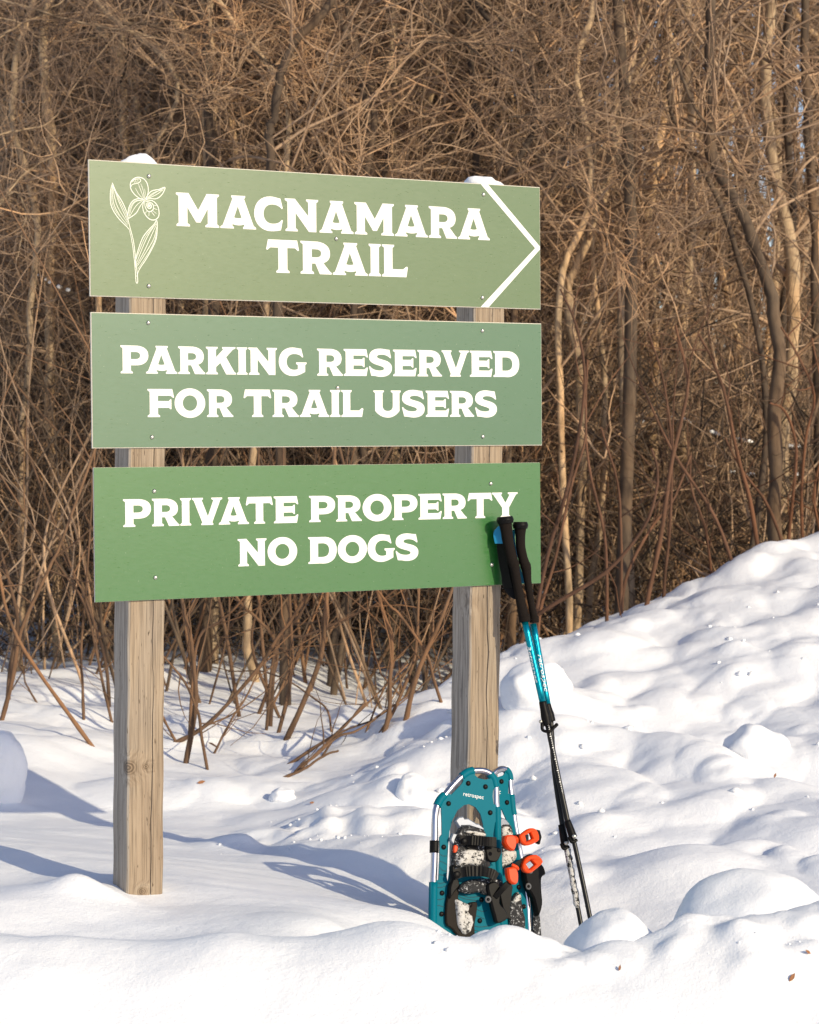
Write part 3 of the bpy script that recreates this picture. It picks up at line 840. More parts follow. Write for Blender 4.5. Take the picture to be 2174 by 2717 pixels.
# ------------------------------------------------------------------ snow lumps
def lump_at(x, ytop, Y, rx, ry, rz, label, seed, amp=0.1, cat='snow lump', group=None, sub=5):
    p = atd(x, ytop, Y); p.z -= rz * 0.95
    return lump('snow_lump', p, (rx, ry, rz), label, cat, seed, amp=amp, subdiv=sub, group=group)


def clod(x, y, rx, ry, rz, label, seed, amp=0.12, sink=0.35, sub=4):
    """a clod whose foot is seen at (x, y) of the 1725 wide photo"""
    d = ray(x * K, y * K); Y = 4.5
    while Y < 12:
        p = Vector((0, 0, CZ)) + d * Y
        if p.z <= gz(p.x, p.y): break
        Y += 0.02
    return lump('snow_lump', Vector((p.x, p.y + ry * 0.6, gz(p.x, p.y + ry * 0.6) + rz * (1 - 2 * sink) * 0.8)), (rx, ry, rz), label, 'snow lump', seed, amp=amp, subdiv=sub)


lump_at(1290, 1922, 4.44, 0.105, 0.13, 0.135, 'pointed white snow lump in the foreground right below the trekking pole tips', 3, 0.055)
lump_at(1590, 1846, 4.56, 0.185, 0.17, 0.16, 'largest rounded snow boulder at the lower right of the foreground', 9, 0.05)
lump_at(1530, 1975, 4.33, 0.062, 0.06, 0.08, 'smaller snow lump set against the front of the largest snow boulder', 12, 0.08)
lump_at(1790, 1925, 4.4, 0.12, 0.12, 0.1, 'snow lump cut by the right edge of the picture in the foreground', 15, 0.1)
clod(-22, 1690, 0.105, 0.10, 0.135, 'bluish shaded snow block at the left edge behind the left post', 18, 0.07, 0.12, 5)
clod(868, 1690, 0.05, 0.05, 0.055, 'round snow clod left of the right post at the foot of the bank', 21, 0.12)
clod(595, 1688, 0.042, 0.035, 0.028, 'tiny snow clod lying on flat snow between the two posts', 24, 0.12)
clod(1600, 1600, 0.10, 0.09, 0.08, 'half buried snow chunk high on the right bank', 27, 0.14, 0.5)
clod(1130, 1480, 0.11, 0.12, 0.11, 'snow knob on the bank just right of the right post beside the blue pole shafts', 30, 0.12, 0.4)

# ------------------------------------------------------------------ snowshoes
def shoe_plane(px, py, Y, yaw, lean):
    n = Vector((math.sin(R(yaw)) * math.cos(R(lean)), -math.cos(R(yaw)) * math.cos(R(lean)), math.sin(R(lean))))
    return Plane(at(px, py, Y), n)


q7 = lambda x, y: (x / 4.4917 + 1100, y / 4.4917 + 2020)


class Shoe:
    def __init__(s, name, label, plane, base):
        s.pl = plane
        s.e = thing(name, label, 'snowshoe', base, 'pair of teal snowshoes leaning on the right post')

    def pt(s, x, y, off=0.0):
        o = off
        return s.pl.hit(*q7(x, y), o)

    def slab(s, name, polys, h0, h1, mat, parent=None, bulge=0.0):
        pl = s.pl
        pp = [[pl.uv(pl.hit(*q7(x, y))) for x, y in lp] for lp in polys]
        return slab(name, pp, lambda a, b, h: pl.P(a, b, h), h0, h1, mat, parent or s.e)

    def tube(s, name, pts, rad, mat, off=0.0, parent=None, m=14, n=None):
        P3 = [s.pt(p[0], p[1], p[2] if len(p) > 2 else off) for p in pts]
        return tube1(name, P3, rad, mat, parent or s.e, m, n)

    def rivet(s, x, y, off=0.003, r=0.0062, mat=None, parent=None):
        return dome('rivet', s.pt(x, y, off), s.pl.n, r, 0.0032, mat or BLACK, parent or s.e)

    def strap(s, name, pts, width, mat, parent=None, teeth=0, th=0.0025):
        """pts (x, y, off): a flat band whose width runs along the plane's v axis, bowed off the plane"""
        C = spline([tuple(s.pt(*p)) for p in pts], len(pts) * 6)
        T = norm(np.gradient(C, axis=0))
        nn = np.array(s.pl.n)
        side = norm(np.cross(T, nn)); outw = norm(np.cross(side, T))
        n = len(C); V_, Q_ = [], []
        for i in range(n):
            t_ = th * (1 + (0.7 if teeth and (i % 2 == 0) and i > teeth else 0))
            for a, b in ((-1, 0), (1, 0), (1, 1), (-1, 1)):
                V_.append(C[i] + side[i] * a * width / 2 + outw[i] * b * t_)
        for i in range(n - 1):
            for k in range(4):
                j = (k + 1) % 4
                Q_.append((i * 4 + k, i * 4 + j, i * 4 + 4 + j, i * 4 + 4 + k))
        Q_.append((3, 2, 1, 0)); m0 = (n - 1) * 4; Q_.append((m0, m0 + 1, m0 + 2, m0 + 3))
        return mesh_obj(name, V_, Q_, mat, parent or s.e)

    def blob(s, name, poly, h0, h1, mat, parent=None, seed=0, step=14):
        """a crusted heap: domed over the polygon"""
        pl = s.pl
        pts = [pl.uv(pl.hit(*q7(x, y))) for x, y in smoothpoly(poly, 3)]
        cx = sum(p[0] for p in pts) / len(pts); cy = sum(p[1] for p in pts) / len(pts)
        r_ = random.Random(seed); rings = [(1.0, 0.0), (0.93, 0.6), (0.75, 0.9), (0.5, 1.0), (0.25, 0.95)]
        V_, F_ = [], []; n = len(pts)
        for k, (f, h) in enumerate(rings):
            for (a, b) in pts:
                jj = 0.0 if k == 0 else r_.uniform(-0.22, 0.22)
                ff = f + (r_.uniform(-0.04, 0.04))
                V_.append(pl.P(cx + (a - cx) * ff, cy + (b - cy) * ff, h0 + (h1 - h0) * max(0, h + jj)))
        V_.append(pl.P(cx, cy, h1))
        for k in range(len(rings) - 1):
            for i in range(n):
                j = (i + 1) % n
                F_.append((k * n + i, k * n + j, (k + 1) * n + j, (k + 1) * n + i))
        for i in range(n): F_.append(((len(rings) - 1) * n + i, (len(rings) - 1) * n + (i + 1) % n, len(rings) * n))
        return mesh_obj(name, V_, F_, mat, parent or s.e, True)

    def text(s, body, x0, y0, x1, y1, off, parent):
        cu = bpy.data.curves.new('lettering', 'FONT'); cu.body = body; cu.size = 1.0; cu.resolution_u = 3; cu.offset = 0.004
        tmp = bpy.data.objects.new('lettering', cu); COL.objects.link(tmp)
        bpy.context.view_layer.update()
        me = bpy.data.meshes.new_from_object(tmp); w = tmp.dimensions.x
        bpy.data.objects.remove(tmp)
        a = s.pt(x0, y0, off); b = s.pt(x1, y1, off); u = (b - a); k = u.length / w; u.normalize(); v = s.pl.n.cross(u)
        for vt in me.vertices: vt.co = a + u * vt.co.x * k + v * vt.co.y * k
        me.materials.clear(); me.materials.append(PRINT)
        o = bpy.data.objects.new('lettering', me); COL.objects.link(o); o.parent = parent
        return o


def dark_lines(s, lines, off, parent):
    V_, F_ = [], []
    for pts in lines:
        C = spline([s.pl.uv(s.pl.hit(*q7(*p))) for p in pts], 8)
        for i in range(len(C)):
            V_ += [s.pl.P(C[i][0], C[i][1] + 0.0007, off), s.pl.P(C[i][0], C[i][1] - 0.0007, off)]
        b = len(V_) - 16
        for i in range(7): F_.append((b + 2 * i, b + 2 * i + 1, b + 2 * i + 3, b + 2 * i + 2))
    return mesh_obj('groove', V_, F_, flat('groove_dark', (0.0, 0.03, 0.045), 0.7), parent)


# --- second shoe (behind, to the right)
sh2 = Shoe('snowshoe', 'rear snowshoe of the pair, mostly hidden, its teal edge showing at the right', shoe_plane(1345, 2150, 5.46, 34, 14), (0.22, 5.35, -0.06))
d2 = sh2.slab('deck', [[(935, 175), (960, 150), (990, 190), (1060, 165), (1095, 95), (1125, 115), (1160, 185), (1150, 225), (1115, 235), (1115, 385), (1160, 392), (1168, 560), (1205, 760), (1250, 1000), (1280, 1150), (1300, 1300), (1380, 1600), (1425, 1800), (1445, 2300), (900, 2300), (900, 1300), (930, 900), (985, 620), (960, 500), (950, 300)],
                          [(1002, 540), (1040, 575), (1085, 680), (1130, 820), (1160, 1050), (1140, 1230), (1000, 1250), (985, 900), (990, 700)]], -0.002, 0.0015, TEAL)
sh2.tube('frame', [(900, 300), (915, 200), (960, 130), (1030, 95), (1090, 105), (1128, 165), (1140, 300), (1152, 430), (1168, 560), (1205, 800), (1250, 1050), (1290, 1300), (1345, 1700), (1375, 2300)], 0.0078, ALU, -0.004)
sh2.tube('frame_sleeve', [(1085, 98), (1125, 150), (1138, 225)], 0.0095, TEAL, -0.004)
sh2.tube('frame_sleeve', [(1150, 400), (1166, 560), (1180, 640)], 0.0095, TEAL, -0.004)
for q in ((1040, 240), (1105, 490), (1245, 1500), (1305, 1730)): sh2.rivet(*q)
sh2.text('c', 1003, 384, 1026, 388, 0.003, d2)
sh2.slab('crampon', [[(955, 730), (1000, 675), (1040, 690), (1095, 750), (1090, 775), (970, 790)]], 0.004, 0.016, DULL)
bp2 = sh2.slab('binding_plate', [smoothpoly([(985, 790), (1040, 755), (1100, 770), (1130, 850), (1150, 1050), (1140, 1200), (1040, 1270), (960, 1260), (975, 1000)])], 0.006, 0.018, SNOWY)
sh2.blob('packed_snow', [(1000, 800), (1070, 790), (1110, 850), (1100, 900), (1000, 900)], 0.018, 0.024, PACKED, bp2, 3)
sh2.blob('packed_snow', [(1000, 1090), (1080, 1070), (1150, 1080), (1145, 1180), (1050, 1250), (965, 1260), (985, 1170)], 0.018, 0.026, PACKED, bp2, 4)
sh2.strap('strap', [(1060, 960, 0.03), (1120, 940, 0.045), (1200, 930, 0.05), (1300, 905, 0.04), (1350, 925, 0.02)], 0.020, BLACK)
bk = sh2.slab('buckle', [smoothpoly([(1085, 925), (1130, 880), (1215, 828), (1290, 852), (1318, 960), (1250, 1010), (1170, 1032), (1112, 1000)], 3), [(1150, 915), (1215, 880), (1243, 950), (1165, 992)]], 0.050, 0.062, ORANGE)
sh2.tube('buckle_lever', [(1190, 905, 0.060), (1215, 925, 0.066), (1215, 965, 0.060)], 0.005, ORANGE, parent=bk, m=8)
sh2.slab('strap_tip', [[(1285, 835), (1345, 850), (1368, 930), (1345, 1015), (1312, 1000), (1318, 950)]], 0.045, 0.055, BLACK)
sh2.strap('strap', [(1100, 1330, 0.03), (1200, 1260, 0.05), (1300, 1190, 0.055), (1370, 1150, 0.05), (1430, 1180, 0.04), (1455, 1260, 0.03)], 0.017, BLACK)
bk = sh2.slab('buckle', [smoothpoly([(1100, 1265), (1150, 1175), (1265, 1148), (1338, 1230), (1250, 1320), (1180, 1362), (1115, 1335)], 3), [(1135, 1255), (1200, 1205), (1252, 1262), (1180, 1325)]], 0.058, 0.070, ORANGE)
sh2.tube('buckle_lever', [(1160, 1235, 0.068), (1215, 1262, 0.072), (1230, 1285, 0.068)], 0.0045, ORANGE, parent=bk, m=8)
arm = sh2.slab('binding_arm', [smoothpoly([(1235, 1290), (1330, 1290), (1440, 1240), (1488, 1350), (1440, 1400), (1440, 1560), (1450, 1720), (1400, 1850), (1340, 1640), (1265, 1500)], 3)], 0.012, 0.030, BLACK)
for (x, y, r_) in ((1385, 1310, 0.0065), (1360, 1490, 0.0085)):
    sh2.rivet(x, y, 0.030, r_, flat('grey_washer', (0.12, 0.12, 0.12), 0.4), arm); sh2.rivet(x, y, 0.0325, r_ * 0.5, BLACK, arm)
hp = sh2.slab('heel_plate', [smoothpoly([(1115, 1720), (1150, 1620), (1205, 1560), (1245, 1650), (1265, 1780), (1292, 1900), (1270, 2120), (1160, 2120), (1110, 1900)], 3)], 0.004, 0.012, SNOWY)
sh2.blob('packed_snow', [(1130, 1690), (1200, 1580), (1235, 1640), (1190, 1680)], 0.012, 0.018, PACKED, hp, 9)
sh2.slab('heel_strap', [[(1395, 1800), (1445, 1790), (1460, 1900), (1485, 2260), (1385, 2260), (1380, 1950)]], 0.008, 0.016, SNOWY)

# --- first shoe (front)
sh1 = Shoe('snowshoe', 'front snowshoe with a white brand word on its teal deck, black bindings crusted with snow', shoe_plane(1290, 2180, 5.335, 24, 12), (0.12, 5.2, -0.06))
d1 = sh1.slab('deck', [[(560, 195), (575, 165), (640, 120), (695, 108), (722, 168), (760, 203), (840, 220), (905, 205), (935, 170), (975, 225), (985, 310), (938, 330), (927, 420), (942, 512), (1000, 528), (998, 640), (955, 740), (935, 880), (945, 1000), (960, 1200), (985, 1500), (1030, 1800), (1060, 2200), (190, 2200), (190, 1440), (285, 1412), (298, 1180), (297, 905), (325, 868), (318, 560), (285, 500), (350, 385), (440, 395), (560, 270), (582, 232)],
                          [(400, 1000), (415, 830), (450, 700), (510, 585), (590, 522), (650, 512), (725, 548), (785, 630), (815, 750), (825, 900), (820, 1100), (930, 1240), (800, 1290), (420, 1280), (395, 1450), (383, 1380), (390, 1200)]], -0.002, 0.002, TEAL)
FR = [(1045, 2200), (1030, 1800), (1005, 1400), (990, 1000), (985, 650), (972, 480), (968, 330), (945, 220), (900, 150), (820, 115), (720, 112), (630, 135), (555, 190), (470, 275), (380, 380), (300, 470), (258, 570), (243, 700), (240, 900), (235, 1200), (226, 1430), (218, 1900), (215, 2200)]
sh1.tube('frame', FR, 0.0082, ALU, -0.005)
sh1.tube('frame_sleeve', [(700, 112), (630, 135), (560, 185)], 0.0103, TEAL, -0.005)
sh1.tube('frame_sleeve', [(360, 402), (310, 455), (270, 530)], 0.0103, TEAL, -0.005)
sh1.tube('frame_sleeve', [(226, 1440), (218, 1900), (215, 2200)], 0.0108, TEAL, -0.005)
sh1.tube('frame_sleeve', [(985, 545), (985, 650), (990, 1000), (1005, 1400), (1030, 1800), (1045, 2200)], 0.0100, TEAL, -0.005)
sh1.tube('frame_sleeve', [(900, 150), (945, 220), (966, 310)], 0.0103, TEAL, -0.005)
sh1.tube('frame_band', [(237, 945), (235, 1090)], 0.0112, BLACK, -0.005)
for q in ((643, 262), (848, 303), (408, 503), (905, 612), (350, 1022), (330, 1570), (325, 1820), (780, 1900), (800, 1650)): sh1.rivet(*q)
sh1.text('retrospec', 578, 408, 820, 452, 0.003, d1)
dark_lines(sh1, [[(300, 1110), (340, 1130), (385, 1128)], [(298, 1190), (340, 1205), (385, 1235)], [(296, 1265), (330, 1300), (380, 1312)], [(290, 1350), (330, 1358), (375, 1372)],
                 [(250, 1440), (300, 1455), (370, 1440)], [(245, 1500), (310, 1505), (380, 1480)], [(250, 1640), (300, 1650), (350, 1632)], [(240, 1720), (290, 1720), (340, 1735)], [(500, 1600), (600, 1640), (740, 1660)], [(520, 1570), (640, 1620), (780, 1610)],
                 [(730, 1760), (800, 1790), (860, 1780)], [(720, 1840), (760, 1850), (830, 1880)], [(700, 1960), (780, 1975), (900, 1960)], [(700, 2010), (800, 2030), (900, 2010)]], 0.0026, d1)
cr = sh1.slab('crampon', [[(448, 715), (487, 668), (545, 662), (560, 688), (600, 682), (640, 705), (700, 745), (730, 748), (795, 805), (790, 830), (600, 775), (520, 778), (508, 800)]], 0.006, 0.020, DULL)
sh1.slab('crampon', [[(430, 860), (482, 872), (455, 940), (440, 995), (402, 955), (398, 930)]], 0.004, 0.016, DULL)
bp = sh1.slab('binding_plate', [smoothpoly([(510, 800), (600, 778), (740, 800), (800, 840), (812, 900), (815, 1080), (790, 1250), (600, 1275), (450, 1265), (422, 1200), (430, 1040), (465, 900)])], 0.006, 0.022, SNOWY)
sh1.blob('packed_snow', [(535, 850), (600, 830), (700, 845), (795, 870), (790, 900), (690, 895), (600, 870)], 0.022, 0.030, PACKED, bp, 1)
sh1.blob('packed_snow', [(470, 1130), (560, 1060), (680, 1065), (770, 1090), (765, 1190), (700, 1245), (600, 1235), (480, 1250), (450, 1200)], 0.022, 0.034, PACKED, bp, 2)
sh1.slab('toe_tab', [smoothpoly([(560, 1010), (700, 1010), (660, 1060), (590, 1055)])], 0.023, 0.029, BLACK, bp)
sh1.slab('side_pad', [smoothpoly([(800, 1010), (960, 1040), (985, 1100), (930, 1200), (830, 1190), (800, 1100)])], 0.012, 0.026, BLACK)
s1 = sh1.strap('ratchet_strap', [(545, 945, 0.030), (620, 940, 0.034), (720, 942, 0.046), (830, 952, 0.054), (920, 960, 0.050), (965, 965, 0.040)], 0.0225, BLACK, teeth=10)
sh1.rivet(600, 950, 0.038, 0.0080, parent=s1)
cl = sh1.slab('strap_clasp', [smoothpoly([(958, 925), (975, 900), (1055, 895), (1095, 950), (1090, 1020), (1060, 1080), (1000, 1055), (955, 985)], 3)], 0.040, 0.060, ORANGE)
sh1.rivet(1005, 1060, 0.055, 0.005, parent=cl)
s2 = sh1.strap('ratchet_strap', [(470, 1350, 0.034), (560, 1325, 0.036), (650, 1312, 0.044), (800, 1312, 0.056), (920, 1340, 0.054), (970, 1390, 0.044)], 0.0235, BLACK, teeth=10)
sh1.rivet(512, 1350, 0.041, 0.0088, parent=s2)
cl = sh1.slab('strap_clasp', [smoothpoly([(975, 1300), (1000, 1280), (1070, 1280), (1105, 1350), (1100, 1450), (1055, 1478), (995, 1430)], 3)], 0.046, 0.064, ORANGE)
sh1.slab('side_pad', [smoothpoly([(400, 1260), (440, 1260), (480, 1400), (500, 1480), (440, 1560), (385, 1640), (380, 1500), (410, 1400)])], 0.006, 0.022, BLACK)
ap = sh1.slab('ankle_pad', [smoothpoly([(500, 1490), (620, 1420), (800, 1400), (960, 1410), (1010, 1480), (950, 1600), (790, 1590), (740, 1560), (620, 1580), (505, 1560)])], 0.010, 0.026, SNOWY)
arm = sh1.slab('binding_arm', [smoothpoly([(800, 1480), (900, 1440), (965, 1540), (945, 1690), (1010, 1770), (1045, 1870), (920, 1935), (880, 1840), (830, 1650)], 3)], 0.020, 0.036, BLACK)
sh1.rivet(880, 1645, 0.036, 0.0085, flat('grey_washer', (0.12, 0.12, 0.12), 0.4), arm); sh1.rivet(880, 1645, 0.0385, 0.0042, BLACK, arm)
sh1.strap('heel_strap', [(960, 1620, 0.036), (1060, 1510, 0.046), (1170, 1400, 0.050)], 0.013, BLACK)
sh1.slab('center_plate', [[(965, 1500), (1100, 1420), (1140, 1500), (1110, 1750), (1120, 1900), (1040, 1850), (1000, 1700)]], 0.006, 0.018, BLACK)
hp = sh1.slab('heel_plate', [smoothpoly([(375, 1590), (480, 1480), (505, 1560), (500, 1640), (600, 1700), (660, 1680), (722, 1690), (712, 1830), (690, 1960), (690, 2140), (560, 2150), (430, 2000), (352, 1920)], 3)], 0.004, 0.014, flat('brown_black_rubber', (0.016, 0.012, 0.009), 0.6, spec=0.12))
sh1.blob('packed_snow', [(460, 1655), (540, 1680), (615, 1715), (585, 1770), (630, 1830), (662, 1890), (640, 2020), (570, 2060), (510, 2010), (475, 1900), (462, 1760)], 0.014, 0.026, PACKED, hp, 6)
sh1.rivet(662, 1712, 0.014, parent=hp)
sh1.slab('reflector', [smoothpoly([(425, 1010), (465, 1020), (455, 1080), (422, 1090)])], 0.018, 0.026, ORANGE)

# ------------------------------------------------------------------ trekking poles
g8 = lambda x, y: (x / 6.74 + 1280, y / 6.74 + 1340)


def ydep(py, off=0.0): return np.interp(py, [1370, 1560, 1700, 2000, 2480], [5.490, 5.486, 5.465, 5.425, 5.30]) + off


def pole(label, grip, teal, lock1, mid, lock2, low, off, snowseg, ticks, end_z):
    base = at(low[-1][0], low[-1][1], ydep(low[-1][1], off))
    e = thing('trekking_pole', label, 'trekking pole', base, 'pair of trekking poles leaning on the bottom sign')
    P3 = lambda q: at(q[0], q[1], ydep(q[1], off))
    pts = [P3(g8(x, y)) for x, y, w in grip]; rr = [w / 6.74 / F * 5.45 for x, y, w in grip]
    n = 90
    C = spline(pts, n); r0 = np.interp(np.linspace(0, 1, n), np.linspace(0, 1, len(rr)), rr)
    r0[28::5] *= 0.955                                                # moulded rings
    C = np.vstack([C[0] + (C[0] - C[1]) * 0.02, C, C[-1]]); r0 = np.concatenate([[1e-4], r0, [1e-4]])
    C[0] += (C[1] - C[3]) * 0.25
    V_, Q_ = tubes(C[None], r0[None], 20)
    gr = np_obj('grip', V_, Q_, FOAM, e)
    # glossy cap of the grip
    cpt = [P3(g8(x, y)) for x, y, w in grip[:2]]
    d = (cpt[0] - cpt[1]).normalized()
    tube1('grip_cap', [cpt[0] + d * 0.004, cpt[0] - d * 0.004, cpt[0] - d * 0.013], [rr[0] * 0.9, rr[0] * 1.06, rr[0] * 0.93], BLACK, gr, 20)
    sh_ = tube1('upper_shaft', [P3(q) for q in teal], 0.0083, TEAL_SHAFT, e, 16)
    a, b = P3(lock1[0]), P3(lock1[1])
    L = tube1('clamp_sleeve', [a, a + (b - a) * 0.35, a + (b - a) * 0.6, b], [0.0092, 0.0100, 0.0118, 0.0112], BLACK, e, 14)
    tube1('clamp_lever', [b + Vector((-0.013, -0.004, 0.006)), b + Vector((-0.012, -0.010, -0.010)), b + Vector((0.004, -0.013, -0.013)), b + Vector((0.014, -0.003, -0.006))], [0.0045, 0.0038, 0.0038, 0.0045], BLACK, L, 8)
    dome('clamp_screw', b + Vector((-0.017, -0.004, 0.010)), (-0.3, -1, 0), 0.0045, 0.003, STEEL, L)
    tube1('middle_shaft', [P3(q) for q in mid], 0.0067, BLACK_SHAFT, e, 14)
    a2, b2 = P3(lock2[0]), P3(lock2[1])
    L = tube1('clamp_sleeve', [a2, a2 + (b2 - a2) * 0.6, b2], [0.0082, 0.0098, 0.0104], BLACK, e, 14)
    dome('clamp_screw', b2 + Vector((0.002, -0.010, 0.004)), (0.1, -1, 0), 0.0055, 0.004, STEEL, L)
    tube1('clamp_lever', [b2 + Vector((-0.010, -0.005, 0.002)), b2 + Vector((-0.004, -0.011, -0.009)), b2 + Vector((0.009, -0.006, -0.005))], 0.004, BLACK, L, 8)
    lo = [P3(q) for q in low]
    dlast = (lo[-1] - lo[-2]).normalized()
    lo.append(lo[-1] + dlast * 0.16)
    ls = tube1('lower_shaft', lo, 0.0058, BLACK_SHAFT, e, 14)
    if snowseg:
        S0, S1, rs = P3(snowseg[0]), P3(snowseg[1]), snowseg[2]
        k = 26; r_ = random.Random(5)
        tube1('snow_crust', [S0 + (S1 - S0) * t / k + Vector((r_.uniform(-.0008, .0008), snowseg[3] + r_.uniform(-.001, .001), 0)) for t in range(k + 1)],
              [0.004] + [rs * r_.uniform(0.82, 1.12) for _ in range(k - 1)] + [0.004], PACKED, ls, 10)
    if ticks:
        V_, F_ = [], []
        a, b = P3(mid[0]), P3(mid[-1]); d = (b - a); dn = d.normalized(); sd = dn.cross(Vector((0, -1, 0))).normalized()
        fr_ = sd * -0.35 + Vector((0, -1, 0)); fr_ = (fr_ - dn * fr_.dot(dn)).normalized(); sdd = dn.cross(fr_).normalized()
        for i in range(30):
            c = a + d * (0.05 + 0.9 * i / 30) * 0.72 + fr_ * 0.0069
            w = 0.0022 if i % 5 else 0.0036; hh = 0.0005 if i % 5 else 0.0010
            n0 = len(V_); V_ += [c - sdd * w * .2 - dn * hh, c + sdd * w - dn * hh, c + sdd * w + dn * hh, c - sdd * w * .2 + dn * hh]; F_.append((n0, n0 + 1, n0 + 2, n0 + 3))
        c0_ = a + d * 0.03 + fr_ * 0.00695 ; c1_ = a + d * 0.69 + fr_ * 0.00695
        n0 = len(V_); V_ += [c0_ - sdd * 0.0003, c0_ + sdd * 0.0001, c1_ + sdd * 0.0001, c1_ - sdd * 0.0003]; F_.append((n0, n0 + 1, n0 + 2, n0 + 3))
        mesh_obj('scale_marks', V_, F_, PRINT, sh_ if False else e)
    # brand print along the shaft
    cu = bpy.data.curves.new('lettering', 'FONT'); cu.body = 'Retrospec' if off < 0 else 'retrospec'; cu.size = 1.0; cu.resolution_u = 2; cu.offset = 0.02; cu.shear = 0.25
    tmp = bpy.data.objects.new('lettering', cu); COL.objects.link(tmp); bpy.context.view_layer.update()
    me = bpy.data.meshes.new_from_object(tmp); w = tmp.dimensions.x; bpy.data.objects.remove(tmp)
    a, b = P3(teal[0]), P3(teal[-1]); d = b - a; dn = d.normalized()
    f0, f1 = (0.30, 0.74) if off < 0 else (0.36, 0.80)
    kx = d.length * (f1 - f0) / w; r_s = 0.0085
    up = dn.cross(Vector((0, -1, 0))).normalized() * (1 if dn.cross(Vector((0, -1, 0))).x > 0 else -1)     # to the right in the photo
    fr_ = up.cross(dn); fr_ = fr_ if fr_.y < 0 else -fr_
    sgn = -1 if off < 0 else 1
    for vt in me.vertices:
        hh = (vt.co.y - 0.35) * kx * 0.62 
        ang = (-0.55 if off < 0 else 0.35) + hh / r_s
        vt.co = a + d * f0 + dn * vt.co.x * kx + (up * math.sin(ang) + fr_ * math.cos(ang)) * r_s
    me.materials.clear(); me.materials.append(PRINT)
    o = bpy.data.objects.new('lettering', me); COL.objects.link(o); o.parent = sh_
    return e, P3, gr


gB = [(682, 330, 136), (682, 420, 106), (682, 560, 88), (688, 760, 86), (735, 980, 90), (778, 1100, 98), (795, 1200, 84), (812, 1350, 70), (838, 1520, 66), (872, 1750, 62), (915, 1960, 66), (928, 2020, 88), (932, 2100, 84)]
gA = [(405, 235, 150), (413, 320, 120), (436, 470, 106), (470, 700, 98), (530, 950, 100), (572, 1080, 98), (592, 1200, 84), (622, 1380, 80), (655, 1560, 82), (695, 1780, 84), (735, 1960, 92), (752, 2010, 108), (762, 2090, 102)]
eB, PB, grB = pole('rear trekking pole whose lower shaft is crusted white with snow, tip to the left', gB, [(1415, 1655), (1455.5, 1880)], [(1452, 1868), (1463, 1915)], [(1461, 1900), (1472, 2050), (1497, 2215)], [(1490, 2188), (1500, 2240)],
               [(1498, 2225), (1510, 2290), (1534, 2410), (1546, 2475)], 0.016, ((1505, 2246), (1533, 2408), 0.0080, -0.002), False, 0)
eA, PA, grA = pole('front trekking pole with white scale marks on its black shaft, tip to the right', gA, [(1392, 1645), (1441.5, 1868)], [(1440, 1862), (1453, 1925)], [(1452, 1915), (1479, 2049), (1510, 2195)], [(1506, 2178), (1521, 2222)],
               [(1519, 2215), (1530, 2262), (1556, 2385), (1568, 2445)], -0.003, ((1535, 2285), (1562, 2415), 0.0052, 0.004), True, 0)


def ribbon(name, pts, wid, mat, parent, wdir, th=0.0015):
    C = spline([tuple(p) for p in pts], len(pts) * 5); w = np.array(Vector(wdir).normalized()) * wid / 2
    T = norm(np.gradient(C, axis=0)); nn = norm(np.cross(T, w)) * th
    V_, F_ = [], []
    for i in range(len(C)): V_ += [C[i] - w, C[i] + w, C[i] + w + nn[i], C[i] - w + nn[i]]
    for i in range(len(C) - 1):
        for k in range(4):
            j = (k + 1) % 4; F_.append((4 * i + k, 4 * i + j, 4 * i + 4 + j, 4 * i + 4 + k))
    return mesh_obj(name, V_, F_, mat, parent, False)


ga = lambda x, y, o=0.0: at(*g8(x, y), ydep(g8(x, y)[1], o))
_o = smoothpoly([(380, 420), (345, 700), (340, 1000), (350, 1380), (400, 1530), (480, 1625), (575, 1685), (640, 1640), (640, 1400), (560, 1100), (480, 700)], 3)
slab('wrist_strap', [_o], lambda x, y, h: ga(x, y, 0.018) + Vector((0.45, -0.8, 0)) * h, 0.0, 0.003, BLACK, grA)
ribbon('wrist_strap', [ga(440, 330, 0.01), ga(350, 430, 0.015), ga(345, 800, 0.014), ga(420, 1250, 0.012), ga(470, 1480, 0.01)], 0.024, BLACK, grA, (0.8, -0.55, 0.1))
ribbon('wrist_strap', [ga(360, 380, 0.006), ga(285, 470, 0.008), ga(275, 560, 0.006), ga(300, 690, 0.004)], 0.020, BLUE, grA, (0.9, -0.3, 0.0))
ribbon('wrist_strap', [ga(640, 420, 0.02), ga(560, 480, 0.035), ga(540, 620, 0.034), ga(600, 1000, 0.034), ga(690, 1270, 0.03), ga(720, 1400, 0.03)], 0.016, BLUE, grB, (0.7, -0.6, 0.0))

# ------------------------------------------------------------------ shrubs
def branch_paths(start, dirs, L, Kp, sig, bend=None, seed=0):
    """vectorised wandering branches -> (N,Kp,3)"""
    N = len(start); P = np.empty((N, Kp, 3)); P[:, 0] = start; d = norm(dirs)
    step = (np.asarray(L) / (Kp - 1))[:, None]
    drift = rng.normal(0, sig * 0.5, (N, 3))
    for k in range(1, Kp):
        d = norm(d + rng.normal(0, sig, (N, 3)) + drift + (bend if bend is not None else 0))
        P[:, k] = P[:, k - 1] + d * step
    return P


def taper(r0, r1, Kp, N):
    t = np.linspace(0, 1, Kp)[None]
    return np.asarray(r0).reshape(-1, 1) * (1 - t) + np.asarray(r1).reshape(-1, 1) * t + np.zeros((N, 1))


